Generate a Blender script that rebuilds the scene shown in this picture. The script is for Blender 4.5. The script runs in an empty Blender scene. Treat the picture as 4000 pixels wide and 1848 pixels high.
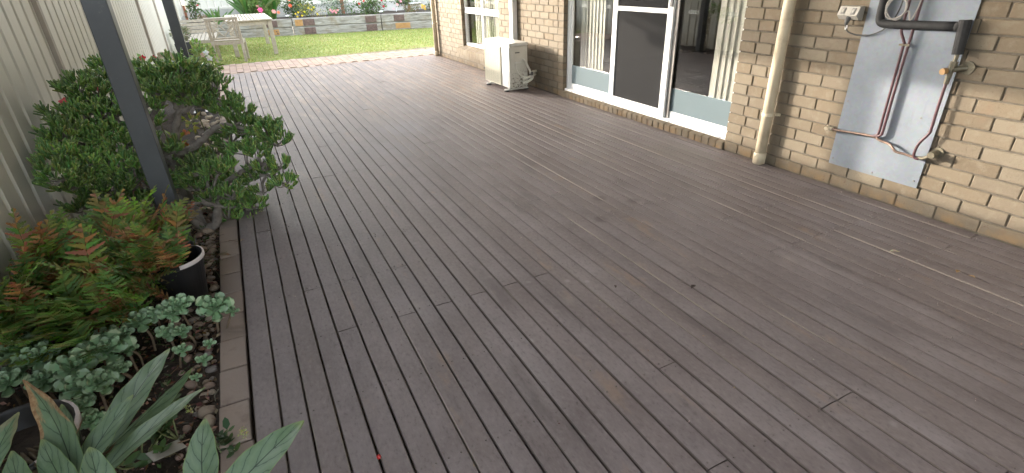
import bpy, math, random
from mathutils import Vector, Matrix, noise as mnoise
random.seed(7)
R = math.radians
scene = bpy.context.scene
COL = scene.collection

# ------------------------------------------------------------------ camera
CAM = Vector((-3.789, 0.1448, 1.4942))
CR = Vector((0.89151522, -0.45206384, -0.02896364))
CU = Vector((0.22779868, 0.39213934, 0.89125445))
CF = Vector((0.39154613, 0.80116479, -0.45257774))
FPX = 2021.99
cd = bpy.data.cameras.new('camera'); cam = bpy.data.objects.new('camera', cd); COL.objects.link(cam)
cam.matrix_world = Matrix(((CR.x, CU.x, -CF.x, CAM.x), (CR.y, CU.y, -CF.y, CAM.y), (CR.z, CU.z, -CF.z, CAM.z), (0, 0, 0, 1)))
cd.sensor_width = 36; cd.lens = 36 * FPX / 4000; cd.clip_start = 0.05; cd.clip_end = 2000
scene.camera = cam

# ------------------------------------------------------------------ sky, sun, exposure
SUN = Vector((1, -1.37, -0.335)).normalized()          # direction the light travels
elev = math.asin(-SUN.z); az = math.atan2(-SUN.x, -SUN.y)
w = bpy.data.worlds.new('World'); scene.world = w; w.use_nodes = True
nt = w.node_tree; bg = nt.nodes['Background']
sky = nt.nodes.new('ShaderNodeTexSky'); sky.sky_type = 'NISHITA'; sky.sun_disc = False
sky.sun_elevation = elev; sky.sun_rotation = az; sky.air_density = 1.0; sky.dust_density = 3.0; sky.ozone_density = 1.0
hs = nt.nodes.new('ShaderNodeHueSaturation'); hs.inputs['Saturation'].default_value = 0.35
nt.links.new(sky.outputs[0], hs.inputs['Color']); nt.links.new(hs.outputs[0], bg.inputs[0])
bg.inputs[1].default_value = 0.15
sd = bpy.data.lights.new('sun', 'SUN'); sd.energy = 0.66; sd.angle = R(0.6); sd.color = (1.0, 0.90, 0.76)
sun = bpy.data.objects.new('sun', sd); COL.objects.link(sun)
sun.rotation_euler = SUN.to_track_quat('-Z', 'Y').to_euler(); sun.location = (-12, 16, 8)
vs = scene.view_settings
vs.view_transform = 'Standard'; vs.look = 'None'; vs.gamma = 1; vs.use_curve_mapping = False
vs.exposure = 3.68

def px(u, v, y):                      # pixel of the 4000 px photograph -> point on the plane Y = y
    d = CF + CR * ((u - 2000) / FPX) - CU * ((v - 924) / FPX)
    return CAM + d * ((y - CAM.y) / d.y)
def pz(u, v, z):
    d = CF + CR * ((u - 2000) / FPX) - CU * ((v - 924) / FPX)
    return CAM + d * ((z - CAM.z) / d.z)
def pdp(u, v, depth):
    return CAM + (CF + CR * ((u - 2000) / FPX) - CU * ((v - 924) / FPX)) * depth

# ------------------------------------------------------------------ materials
class NT:
    def __init__(s, name):
        s.m = bpy.data.materials.new(name); s.m.use_nodes = True
        s.n = s.m.node_tree.nodes; s.l = s.m.node_tree.links
        s.b = s.n['Principled BSDF']; s.out = s.n['Material Output']
    def new(s, t, **k):
        x = s.n.new(t)
        for a, b in k.items(): setattr(x, a, b)
        return x
    def put(s, sock, v):
        if hasattr(v, 'is_output') or isinstance(v, bpy.types.NodeSocket): s.l.new(v, sock)
        elif isinstance(v, tuple) and len(v) == 3 and sock.type == 'RGBA': sock.default_value = v + (1,)
        else: sock.default_value = v
    def pos(s): return s.new('ShaderNodeNewGeometry').outputs['Position']
    def obj(s): return s.new('ShaderNodeTexCoord').outputs['Object']
    def uv(s): return s.new('ShaderNodeTexCoord').outputs['UV']
    def rnd(s): return s.new('ShaderNodeObjectInfo').outputs['Random']
    def attr(s, a, o='Color'): return s.new('ShaderNodeAttribute', attribute_name=a).outputs[o]
    def map(s, vec, scale=(1, 1, 1), loc=(0, 0, 0), rot=(0, 0, 0)):
        x = s.new('ShaderNodeMapping'); s.put(x.inputs[0], vec)
        x.inputs['Scale'].default_value = scale; x.inputs['Location'].default_value = loc; x.inputs['Rotation'].default_value = rot
        return x.outputs[0]
    def noise(s, vec, scale, detail=4, rough=0.55, dist=0, o=0):
        x = s.new('ShaderNodeTexNoise'); s.put(x.inputs['Vector'], vec)
        x.inputs['Scale'].default_value = scale; x.inputs['Detail'].default_value = detail
        x.inputs['Roughness'].default_value = rough; x.inputs['Distortion'].default_value = dist
        return x.outputs[o]
    def vor(s, vec, scale, o='Distance', feat='F1'):
        x = s.new('ShaderNodeTexVoronoi', feature=feat); s.put(x.inputs['Vector'], vec); x.inputs['Scale'].default_value = scale
        return x.outputs[o]
    def sep(s, vec, i):
        x = s.new('ShaderNodeSeparateXYZ'); s.put(x.inputs[0], vec); return x.outputs[i]
    def math(s, op, a, b=0.0, c=0.0, clamp=False):
        x = s.new('ShaderNodeMath', operation=op, use_clamp=clamp); s.put(x.inputs[0], a); s.put(x.inputs[1], b); s.put(x.inputs[2], c)
        return x.outputs[0]
    def step(s, v, a, b):              # smooth 0..1 between a and b
        x = s.new('ShaderNodeMapRange', interpolation_type='SMOOTHSTEP'); s.put(x.inputs['Value'], v)
        x.inputs['From Min'].default_value = a; x.inputs['From Max'].default_value = b
        return x.outputs[0]
    def mix(s, f, a, b, mode='MIX'):
        x = s.new('ShaderNodeMix', data_type='RGBA', blend_type=mode)
        s.put(x.inputs[0], f); s.put(x.inputs[6], a); s.put(x.inputs[7], b)
        return x.outputs[2]
    def ramp(s, f, stops):
        x = s.new('ShaderNodeValToRGB'); s.put(x.inputs[0], f); e = x.color_ramp.elements
        while len(e) < len(stops): e.new(0.5)
        for q, (p_, c) in zip(e, stops): q.position = p_; q.color = tuple(c) + (1,)
        return x.outputs[0]
    def bump(s, h, strength=0.3, dist=0.01):
        x = s.new('ShaderNodeBump'); x.inputs['Strength'].default_value = strength; x.inputs['Distance'].default_value = dist
        s.put(x.inputs['Height'], h); s.l.new(x.outputs[0], s.b.inputs['Normal'])
    def base(s, c): s.put(s.b.inputs['Base Color'], c)
    def rough(s, r): s.put(s.b.inputs['Roughness'], r)
    def set(s, k, v): s.put(s.b.inputs[k], v)
MATS = {}
def simple(name, c, r=0.6, var=0.12, sc=6.0, bump=0.0, bsc=60.0, metal=0.0, spec=None, dirt=None, objc=False):
    t = NT(name); P = t.obj() if objc else t.pos()
    n = t.noise(P, sc, 5)
    lo = tuple(x * (1 - var) for x in c); hi = tuple(min(1, x * (1 + var)) for x in c)
    col = t.ramp(n, [(0.3, lo), (0.7, hi)])
    if dirt: col = t.mix(t.math('MULTIPLY', t.step(t.noise(P, sc * 2.3, 6, 0.65), 0.5, 0.72), dirt[1]), col, dirt[0])
    t.base(col); t.rough(r); t.set('Metallic', metal)
    if spec is not None: t.set('Specular IOR Level', spec)
    if bump: t.bump(t.noise(P, bsc, 4), bump, 0.004)
    MATS[name] = t.m
    return t.m

def make_mats():
    # deck paint: dark brown stain, worn to tan where the rain reaches it
    t = NT('deck_paint'); P = t.pos(); y = t.sep(P, 1); x = t.sep(P, 0)
    rn = t.rnd()
    g = t.map(P, (26, 1.3, 26)); grain = t.noise(g, 3.0, 6, 0.6)
    mott = t.noise(t.map(P, (1, 0.55, 1)), 3.6, 8, 0.70); fine = t.noise(P, 22, 5, 0.6); speck = t.noise(t.map(P, (1, .5, 1)), 70, 4, 0.7)
    c = t.ramp(mott, [(0.30, (0.126, 0.104, 0.104)), (0.50, (0.184, 0.157, 0.158)), (0.72, (0.248, 0.217, 0.219))])
    c = t.mix(t.math('MULTIPLY', t.step(t.noise(P, 1.4, 5, 0.6), 0.50, 0.68), 0.45), c, (0.208, 0.186, 0.190))
    c = t.mix(t.math('MULTIPLY', rn, 0.40), c, (0.150, 0.118, 0.107))
    c = t.mix(t.math('MULTIPLY', t.step(grain, 0.52, 0.75), 0.25), c, (0.21, 0.18, 0.165))
    c = t.mix(t.math('MULTIPLY', t.step(speck, 0.50, 0.70), 0.32), c, (0.27, 0.245, 0.235))
    c = t.mix(t.math('MULTIPLY', t.step(speck, 0.48, 0.32), 0.45), c, (0.085, 0.072, 0.070))
    c = t.mix(t.math('MULTIPLY', t.step(t.noise(t.map(P, (2.2, 0.5, 1)), 2.2, 6, 0.65), 0.56, 0.70), 0.55), c, (0.088, 0.074, 0.072))
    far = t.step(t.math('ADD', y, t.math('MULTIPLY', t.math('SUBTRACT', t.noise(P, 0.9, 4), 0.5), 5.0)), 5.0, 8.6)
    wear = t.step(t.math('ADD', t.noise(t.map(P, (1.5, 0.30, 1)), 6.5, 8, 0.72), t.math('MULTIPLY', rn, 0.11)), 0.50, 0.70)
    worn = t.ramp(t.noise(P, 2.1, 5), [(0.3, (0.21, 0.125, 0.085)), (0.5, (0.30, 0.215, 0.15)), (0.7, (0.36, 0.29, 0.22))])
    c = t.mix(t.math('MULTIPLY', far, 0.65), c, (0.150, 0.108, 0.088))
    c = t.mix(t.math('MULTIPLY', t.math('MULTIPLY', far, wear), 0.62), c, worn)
    near = t.step(t.math('ADD', t.noise(t.map(P, (1, 0.35, 1)), 5.0, 6, 0.7), t.math('MULTIPLY', rn, 0.04)), 0.61, 0.72)
    c = t.mix(t.math('MULTIPLY', near, 0.42), c, (0.27, 0.19, 0.13))
    # dried water marks and droppings
    def spot(cx, cy, r0, r1, amt, colr, sx=1.0, sy=1.0):
        nonlocal c
        dx = t.math('MULTIPLY', t.math('SUBTRACT', x, cx), sx); dy = t.math('MULTIPLY', t.math('SUBTRACT', y, cy), sy)
        d = t.math('SQRT', t.math('ADD', t.math('MULTIPLY', dx, dx), t.math('MULTIPLY', dy, dy)))
        d = t.math('ADD', d, t.math('MULTIPLY', t.math('SUBTRACT', t.noise(P, 7, 5, 0.7), 0.5), 0.5 * r1))
        m = t.math('SUBTRACT', 1.0, t.step(d, r0, r1))
        c = t.mix(t.math('MULTIPLY', m, amt), c, colr)
    spot(-2.32, 5.75, 0.05, 0.42, 0.55, (0.20, 0.19, 0.21), 1.0, 0.8)
    spot(-2.62, 5.05, 0.05, 0.35, 0.30, (0.19, 0.18, 0.20), 1.0, 0.8)
    spot(-0.50, 3.55, 0.05, 0.40, 0.30, (0.17, 0.15, 0.125), 1.0, 0.9)
    for sx_, sy_ in ((-1.66, 3.02), (-1.47, 2.86), (-1.86, 2.72)): spot(sx_, sy_, 0.02, 0.07, 0.55, (0.055, 0.04, 0.035))
    for u, v, a in ((2216, 1097, .7), (2294, 1100, .6), (2065, 1102, .5), (1930, 575, .7), (2075, 1330, .6), (3490, 1655, .6)):
        q = pz(u, v, 0); spot(q.x, q.y, 0.002, 0.022, a * .6, (0.36, 0.35, 0.34))
    for i in range(9): spot(random.uniform(-3.4, -0.8), random.uniform(1.3, 6), 0.0, random.uniform(0.03, 0.09), 0.30, random.choice([(0.30, 0.27, 0.24), (0.06, 0.045, 0.04)]))
    t.base(c)
    t.rough(t.ramp(mott, [(0.3, (0.57,) * 3), (0.7, (0.70,) * 3)]))
    t.set('Specular IOR Level', 0.42)
    t.bump(t.math('ADD', t.math('MULTIPLY', grain, 0.8), t.math('MULTIPLY', fine, 0.6)), 0.22, 0.004)
    MATS['deck'] = t.m
    t = NT('worn_glint_edge'); P = t.pos()
    m = t.step(t.noise(t.map(P, (9, 0.45, 9)), 1.0, 5, 0.6), 0.47, 0.62)  # pale streaks paint in glints along the board gaps, besides real wear
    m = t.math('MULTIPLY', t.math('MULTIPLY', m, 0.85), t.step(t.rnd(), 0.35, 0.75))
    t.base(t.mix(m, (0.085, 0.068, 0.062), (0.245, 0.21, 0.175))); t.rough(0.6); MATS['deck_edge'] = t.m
    # cream extruded brick
    t = NT('cream_brick'); P = t.pos(); ob = t.obj()
    r = t.math('FRACT', t.math('ADD', t.rnd(), t.attr('tint', 'Fac')))
    c = t.ramp(r, [(0.0, (0.139, 0.107, 0.071)), (0.25, (0.175, 0.139, 0.095)), (0.5, (0.161, 0.130, 0.093)), (0.75, (0.190, 0.158, 0.114)), (1.0, (0.163, 0.125, 0.082))])
    c = t.mix(t.math('MULTIPLY', t.step(t.noise(P, 14, 5, 0.65), 0.48, 0.70), 0.5), c, (0.214, 0.184, 0.138))
    c = t.mix(t.math('MULTIPLY', t.step(t.noise(P, 9, 6, 0.7), 0.56, 0.72), 0.45), c, (0.188, 0.124, 0.080))
    pits = t.step(t.noise(t.map(P, (1, 1, 1.6)), 85, 3, 0.6), 0.60, 0.70)
    c = t.mix(t.math('MULTIPLY', pits, 0.55), c, (0.132, 0.096, 0.067))
    z = t.sep(P, 2)   # splashed dirt and rust-coloured staining on the lowest course
    low = t.math('MULTIPLY', t.math('SUBTRACT', 1.0, t.step(z, 0.0, 0.09)), t.step(t.noise(P, 5, 5, 0.65), 0.40, 0.66))
    c = t.mix(t.math('MULTIPLY', low, 0.7), c, (0.279, 0.173, 0.078))
    rust = t.math('MULTIPLY', t.math('SUBTRACT', 1.0, t.step(z, 0.03, 0.085)), t.step(t.noise(P, 17, 6, 0.7), 0.61, 0.66))
    c = t.mix(t.math('MULTIPLY', rust, 0.8), c, (0.101, 0.047, 0.027))
    t.base(c); t.rough(0.88)
    t.bump(t.math('SUBTRACT', t.noise(P, 60, 5, 0.65), t.math('MULTIPLY', pits, 0.5)), 0.55, 0.006)
    MATS['brick'] = t.m
    t = NT('mortar'); P = t.pos()
    t.base(t.ramp(t.noise(P, 25, 5), [(0.3, (0.089, 0.075, 0.056)), (0.7, (0.137, 0.118, 0.092))])); t.rough(0.95)
    t.bump(t.noise(P, 180, 3), 0.5, 0.004); MATS['mortar'] = t.m
    # red-brown clay paver
    t = NT('clay_paver'); P = t.pos(); r = t.rnd()
    c = t.ramp(r, [(0, (0.26, 0.20, 0.165)), (0.3, (0.315, 0.25, 0.21)), (0.6, (0.28, 0.225, 0.195)), (1, (0.33, 0.25, 0.20))])
    yy = t.step(t.sep(P, 1), 6, 11.2)
    c = t.mix(yy, c, t.ramp(r, [(0, (0.34, 0.23, 0.18)), (0.3, (0.40, 0.285, 0.22)), (0.6, (0.42, 0.31, 0.225)), (1, (0.36, 0.25, 0.205))]))
    c = t.mix(t.math('MULTIPLY', t.step(t.noise(P, 11, 6, 0.68), 0.5, 0.72), 0.5), c, (0.31, 0.26, 0.22))
    c = t.mix(t.math('MULTIPLY', t.step(t.noise(P, 6, 5, 0.6), 0.56, 0.75), 0.5), c, (0.12, 0.085, 0.07))
    t.base(c); t.rough(0.85); t.bump(t.noise(P, 70, 5, 0.65), 0.5, 0.005); MATS['paver'] = t.m
    # fence sheet
    t = NT('cream_sheet'); P = t.pos()
    c = t.ramp(t.noise(P, 1.4, 5), [(0.3, (0.62, 0.60, 0.53)), (0.7, (0.69, 0.67, 0.60))])
    c = t.mix(t.math('MULTIPLY', t.step(t.noise(t.map(P, (1, 4, 0.5)), 2.0, 6, 0.65), 0.52, 0.75), 0.14), c, (0.38, 0.35, 0.29))
    z = t.sep(P, 2); c = t.mix(t.math('MULTIPLY', t.math('SUBTRACT', 1.0, t.step(t.math('ADD', z, t.math('MULTIPLY', t.noise(P, 9, 6, 0.7), 0.5)), 0.25, 0.60)), 0.5), c, (0.27, 0.22, 0.165))
    t.base(c); t.rough(0.45); t.bump(t.noise(P, 2.5, 3), 0.10, 0.03); MATS['fence'] = t.m
    simple('fence_post', (0.40, 0.36, 0.31), 0.45)
    t = NT('charcoal_post'); P = t.pos()
    c = t.ramp(t.noise(P, 3, 5), [(0.3, (0.058, 0.064, 0.072)), (0.7, (0.080, 0.087, 0.097))])
    c = t.mix(t.math('MULTIPLY', t.step(t.noise(P, 38, 5, 0.7), 0.60, 0.72), 0.35), c, (0.15, 0.15, 0.14))
    t.base(c); t.rough(0.42); t.bump(t.noise(P, 260, 3), 0.12, 0.002); MATS['post'] = t.m
    t = NT('white_powdercoat'); P = t.pos()
    c = t.mix(t.math('MULTIPLY', t.step(t.noise(P, 5, 6, 0.7), 0.55, 0.8), 0.3), (0.78, 0.79, 0.79), (0.52, 0.49, 0.43))
    t.base(c); t.rough(0.35); MATS['white'] = t.m
    simple('track_dark', (0.05, 0.05, 0.05), 0.6)
    simple('cream_pvc', (0.60, 0.52, 0.38), 0.42, 0.07, 3, dirt=((0.33, 0.25, 0.16), 0.45))
    # clear glass: see-through with a mirror layer that grows at grazing angles
    def glass(name, tint, rough, body=None, amt=0.0, boost=0.0):
        t = NT(name); t.n.remove(t.b)
        tr = t.new('ShaderNodeBsdfTransparent'); tr.inputs[0].default_value = tint + (1,)
        gl = t.new('ShaderNodeBsdfGlossy'); gl.inputs[0].default_value = (1, 1, 1, 1); gl.inputs['Roughness'].default_value = rough
        fr = t.new('ShaderNodeLayerWeight'); sch = t.math('POWER', fr.outputs['Facing'], 5.0)
        first = tr.outputs[0]
        if body:
            df = t.new('ShaderNodeBsdfDiffuse'); df.inputs[0].default_value = body + (1,)
            tl = t.new('ShaderNodeBsdfTranslucent'); tl.inputs[0].default_value = body + (1,)
            a = t.new('ShaderNodeMixShader'); a.inputs[0].default_value = 0.5; t.l.new(df.outputs[0], a.inputs[1]); t.l.new(tl.outputs[0], a.inputs[2])
            b = t.new('ShaderNodeMixShader'); b.inputs[0].default_value = amt; t.l.new(tr.outputs[0], b.inputs[1]); t.l.new(a.outputs[0], b.inputs[2])
            first = b.outputs[0]
        mx = t.new('ShaderNodeMixShader'); t.l.new(t.math('MULTIPLY_ADD', sch, 0.9, 0.035 + boost, clamp=True), mx.inputs[0])
        t.l.new(first, mx.inputs[1]); t.l.new(gl.outputs[0], mx.inputs[2]); t.l.new(mx.outputs[0], t.out.inputs[0])
        MATS[name] = t.m
    glass('glass', (0.86, 0.86, 0.85), 0.0, boost=0.10)
    glass('frosted', (0.75, 0.85, 0.88), 0.12, (0.30, 0.37, 0.40), 0.86)
    glass('etched', (0.9, 0.9, 0.9), 0.2, (0.75, 0.80, 0.80), 0.55)
    t = NT('fly_screen'); t.n.remove(t.b)
    tr = t.new('ShaderNodeBsdfTransparent'); df = t.new('ShaderNodeBsdfDiffuse'); df.inputs[0].default_value = (0.042, 0.042, 0.043, 1)
    mx = t.new('ShaderNodeMixShader'); mx.inputs[0].default_value = 0.72; t.l.new(tr.outputs[0], mx.inputs[1]); t.l.new(df.outputs[0], mx.inputs[2]); t.l.new(mx.outputs[0], t.out.inputs[0])
    MATS['screen'] = t.m
    t = NT('blind_fabric'); P = t.pos()
    t.base(t.ramp(t.noise(t.map(P, (8, 8, 0.6)), 3, 4), [(0.3, (0.74, 0.735, 0.66)), (0.7, (0.82, 0.815, 0.745))])); t.rough(0.8)
    t.set('Transmission Weight', 0.0); MATS['blind'] = t.m
    simple('dark_blind', (0.32, 0.31, 0.29), 0.8)
    simple('room_wall', (0.34, 0.31, 0.27), 0.9); simple('room_floor', (0.10, 0.075, 0.06), 0.4, 0.3, 5)
    # galvanised sheet
    t = NT('galvanised'); P = t.pos()
    sp = t.vor(P, 55, 'Color')
    c = t.mix(0.05, t.ramp(t.noise(P, 4, 6), [(0.3, (0.150, 0.172, 0.202)), (0.7, (0.205, 0.230, 0.264))]), sp, 'OVERLAY')
    c = t.mix(t.math('MULTIPLY', t.step(t.noise(t.map(P, (1, 3, 0.4)), 3, 6, 0.7), 0.55, 0.75), 0.5), c, (0.135, 0.145, 0.165))
    t.base(c); t.rough(0.6); t.set('Metallic', 0.2); t.bump(t.noise(P, 220, 3), 0.10, 0.002); MATS['galv'] = t.m
    simple('red_pipe', (0.085, 0.036, 0.042), 0.45, 0.25, 20)
    simple('tarnished_copper', (0.21, 0.145, 0.115), 0.5, 0.35, 25, metal=0.5)
    simple('old_brass', (0.16, 0.14, 0.10), 0.5, 0.4, 40, metal=0.5, dirt=((0.08, 0.12, 0.10), 0.6))
    simple('orange_plastic', (0.36, 0.21, 0.085), 0.5); simple('black_foam', (0.022, 0.022, 0.023), 0.75, 0.25, 30, bump=0.3)
    simple('grey_cable', (0.30, 0.28, 0.26), 0.5); simple('dark_cable', (0.07, 0.07, 0.07), 0.5)
    simple('outlet_plastic', (0.50, 0.48, 0.43), 0.4, 0.12, 25, dirt=((0.25, 0.22, 0.18), 0.5))
    simple('outlet_dark', (0.26, 0.25, 0.23), 0.45); simple('screw_steel', (0.20, 0.19, 0.18), 0.5, metal=0.6)
    simple('deck_screw', (0.16, 0.14, 0.13), 0.45, metal=0.4)
    # air conditioner
    simple('ac_white', (0.62, 0.61, 0.57), 0.4, 0.03, 4, dirt=((0.50, 0.45, 0.36), 0.25))
    t = NT('ac_side'); P = t.pos(); z = t.sep(P, 2)
    d = t.math('MULTIPLY', t.math('SUBTRACT', 1.0, t.step(z, 0.10, 0.36)), t.step(t.noise(P, 45, 6, 0.7), 0.52, 0.58))
    t.base(t.mix(d, t.ramp(t.noise(P, 6), [(0.3, (0.52, 0.495, 0.43)), (0.7, (0.58, 0.555, 0.49))]), (0.13, 0.11, 0.085))); t.rough(0.5); MATS['ac_side'] = t.m
    simple('ac_panel', (0.52, 0.53, 0.555), 0.4, 0.03); simple('ac_grille', (0.46, 0.44, 0.35), 0.45, 0.06, 20); simple('ac_dark', (0.10, 0.10, 0.095), 0.7)
    simple('hose_white', (0.66, 0.64, 0.57), 0.55, 0.12, 14, dirt=((0.34, 0.29, 0.22), 0.5)); simple('rubber', (0.03, 0.03, 0.03), 0.8)
    simple('badge_red', (0.52, 0.27, 0.25), 0.5); simple('badge_blue', (0.36, 0.47, 0.58), 0.5); simple('badge_pale', (0.72, 0.74, 0.76), 0.5)
    # timber
    t = NT('weathered_timber'); P = t.obj()
    g = t.noise(t.map(P, (3, 3, 3)), 6, 6, 0.65)
    c = t.ramp(g, [(0.3, (0.34, 0.29, 0.225)), (0.55, (0.45, 0.40, 0.32)), (0.75, (0.54, 0.485, 0.40))])
    t.base(t.mix(t.math('MULTIPLY', t.rnd(), 0.35), c, (0.31, 0.285, 0.245))); t.rough(0.8); t.bump(t.noise(P, 60, 4), 0.3, 0.004); MATS['timber'] = t.m
    t = NT('grey_sleeper'); P = t.pos(); ob = t.map(P, (0.7, 3, 7))
    g = t.noise(ob, 3, 7, 0.68, 0.4)
    c = t.ramp(g, [(0.28, (0.075, 0.068, 0.058)), (0.42, (0.23, 0.215, 0.19)), (0.60, (0.36, 0.345, 0.32)), (0.78, (0.47, 0.46, 0.44))])
    c = t.mix(t.math('MULTIPLY', t.step(t.noise(P, 1.3, 6, 0.68), 0.50, 0.64), 0.7), c, (0.21, 0.165, 0.105))
    c = t.mix(t.math('MULTIPLY', t.step(g, 0.34, 0.28), 0.8), c, (0.04, 0.035, 0.03))
    t.base(c); t.rough(0.9); t.bump(g, 0.8, 0.02); MATS['sleeper'] = t.m
    t = NT('rust_stain'); P = t.pos()
    t.base(t.ramp(t.noise(P, 7, 6, 0.7), [(0.3, (0.30, 0.16, 0.06)), (0.6, (0.42, 0.24, 0.10)), (0.8, (0.40, 0.33, 0.25))])); t.rough(0.9); MATS['rust_stain'] = t.m
    simple('rust_plate', (0.13, 0.085, 0.075), 0.75, 0.3, 18, bump=0.3); simple('rust_post', (0.27, 0.105, 0.055), 0.8, 0.25, 9)
    simple('concrete', (0.47, 0.46, 0.43), 0.9, 0.14, 3, bump=0.3, dirt=((0.30, 0.29, 0.26), 0.5))
    t = NT('limestone'); P = t.pos(); n = t.noise(P, 16, 6, 0.68)
    t.base(t.ramp(n, [(0.3, (0.44, 0.36, 0.23)), (0.5, (0.62, 0.55, 0.40)), (0.75, (0.72, 0.67, 0.55))])); t.rough(0.95); t.bump(n, 0.9, 0.02); MATS['limestone'] = t.m
    # ground
    t = NT('lawn_soil'); P = t.pos()
    c = t.ramp(t.noise(P, 1.1, 6, 0.6), [(0.3, (0.23, 0.28, 0.08)), (0.5, (0.32, 0.35, 0.115)), (0.68, (0.40, 0.385, 0.165)), (0.8, (0.42, 0.37, 0.19))])
    t.base(t.mix(t.step(t.noise(P, 30, 5, 0.7), 0.4, 0.7), c, (0.24, 0.28, 0.08))); t.rough(0.95); t.bump(t.noise(P, 60, 4), 0.7, 0.02); MATS['lawn'] = t.m
    t = NT('garden_soil'); P = t.pos()
    t.base(t.ramp(t.noise(P, 22, 6, 0.7), [(0.3, (0.022, 0.017, 0.013)), (0.55, (0.060, 0.044, 0.032)), (0.8, (0.115, 0.085, 0.060))])); t.rough(0.95); t.bump(t.noise(P, 70, 5, 0.7), 0.9, 0.02); MATS['soil'] = t.m
    t = NT('sand_ground'); P = t.pos()
    t.base(t.ramp(t.noise(P, 0.8, 6), [(0.3, (0.17, 0.14, 0.10)), (0.7, (0.26, 0.22, 0.165))])); t.rough(0.95); MATS['ground'] = t.m
    t = NT('river_stone'); P = t.pos(); r = t.rnd()
    c = t.ramp(r, [(0, (0.22, 0.155, 0.12)), (0.25, (0.32, 0.245, 0.18)), (0.5, (0.20, 0.18, 0.17)), (0.75, (0.37, 0.30, 0.225)), (1, (0.27, 0.17, 0.14))])
    t.base(t.mix(t.math('MULTIPLY', t.step(t.noise(P, 30, 6, 0.65), 0.45, 0.7), 0.5), c, (0.115, 0.09, 0.075))); t.rough(0.75); t.bump(t.noise(P, 60, 4), 0.3, 0.005); MATS['stone'] = t.m
    simple('pale_stone', (0.62, 0.53, 0.43), 0.85, 0.2, 14)
    # plants: colour comes per leaf from the mesh
    def leafy(name, rough, trans, spec=0.4, bumpv=0.0, tint=False):
        t = NT(name); c = t.attr('Col')
        if tint: c = t.mix(0.5, c, t.mix(t.rnd(), (0.35, 0.35, 0.35), (0.65, 0.65, 0.65)), 'OVERLAY')
        t.base(c); t.rough(rough); t.set('Specular IOR Level', spec)
        tl = t.new('ShaderNodeBsdfTranslucent'); t.l.new(c, tl.inputs[0])
        mx = t.new('ShaderNodeMixShader'); mx.inputs[0].default_value = trans
        t.l.new(t.b.outputs[0], mx.inputs[1]); t.l.new(tl.outputs[0], mx.inputs[2]); t.l.new(mx.outputs[0], t.out.inputs[0])
        MATS[name] = t.m
    leafy('jade_leaf', 0.30, 0.05, 0.5); leafy('fern_leaf', 0.55, 0.30, 0.3, tint=True); leafy('thin_leaf', 0.45, 0.30); leafy('petal', 0.6, 0.35, 0.2); leafy('grass_blade', 0.6, 0.35, 0.2)
    leafy('succulent', 0.55, 0.08, 0.35, tint=True); leafy('litter', 0.85, 0.05, 0.2)
    t = NT('bark'); P = t.pos(); n = t.noise(P, 30, 6, 0.7)
    t.base(t.ramp(n, [(0.3, (0.13, 0.11, 0.095)), (0.55, (0.22, 0.195, 0.175)), (0.8, (0.32, 0.295, 0.27))])); t.rough(0.85); t.bump(t.noise(t.map(P, (1, 1, 3)), 55, 5, 0.7), 0.8, 0.008); MATS['bark'] = t.m
    simple('stem_brown', (0.17, 0.125, 0.085), 0.8, 0.3, 20); simple('stem_green', (0.14, 0.16, 0.06), 0.6, 0.3, 20); simple('petiole', (0.085, 0.060, 0.032), 0.5, 0.3, 20)
    # broad banded leaf: dark rib and side veins on a silvery green blade
    t = NT('banded_leaf'); uv = t.uv(); u = t.sep(uv, 0); v = t.sep(uv, 1)
    au = t.math('ABSOLUTE', t.math('SUBTRACT', u, 0.5)); P = t.pos()
    wob = t.noise(uv, 5, 3)
    ph = t.math('ADD', t.math('SUBTRACT', t.math('MULTIPLY', v, 5.0), t.math('MULTIPLY', au, 3.4)), t.math('MULTIPLY', wob, 0.7))
    band = t.math('ABSOLUTE', t.math('SUBTRACT', t.math('FRACT', ph), 0.5))
    c = t.ramp(band, [(0.0, (0.050, 0.085, 0.055)), (0.025, (0.065, 0.11, 0.07)), (0.06, (0.135, 0.205, 0.13)), (0.5, (0.165, 0.245, 0.15))])
    c = t.mix(t.math('MULTIPLY', t.step(t.noise(P, 11, 5), 0.42, 0.66), 0.55), c, (0.085, 0.150, 0.060))
    c = t.mix(t.math('SUBTRACT', 1.0, t.step(au, 0.008, 0.022)), c, (0.030, 0.048, 0.030))
    c = t.mix(t.math('MULTIPLY', t.step(au, 0.455, 0.492), 0.6), c, (0.20, 0.30, 0.09))
    c = t.mix(t.math('MULTIPLY', t.step(v, 0.88, 0.99), 0.5), c, (0.27, 0.33, 0.09))
    br = t.attr('brown', 'Fac')
    bn = t.math('MULTIPLY', br, t.step(t.math('ADD', t.math('ADD', t.math('MULTIPLY', au, 0.9), t.math('MULTIPLY', v, 0.75)), t.math('MULTIPLY', t.noise(uv, 5, 5), 0.55)), 1.02, 1.10))
    c = t.mix(bn, c, t.ramp(t.noise(P, 60), [(0.3, (0.20, 0.10, 0.045)), (0.7, (0.42, 0.30, 0.17))]))
    t.base(c); t.rough(0.42); t.set('Specular IOR Level', 0.45); t.bump(t.math('MULTIPLY', band, 1.0), 0.25, 0.004)
    tl = t.new('ShaderNodeBsdfTranslucent'); t.l.new(c, tl.inputs[0]); mx = t.new('ShaderNodeMixShader'); mx.inputs[0].default_value = 0.15
    t.l.new(t.b.outputs[0], mx.inputs[1]); t.l.new(tl.outputs[0], mx.inputs[2]); t.l.new(mx.outputs[0], t.out.inputs[0]); MATS['banded'] = t.m
    simple('pot_black', (0.016, 0.016, 0.017), 0.35, 0.2, 10); simple('pot_rim_pale', (0.55, 0.50, 0.50), 0.5, 0.15, 20)
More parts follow.
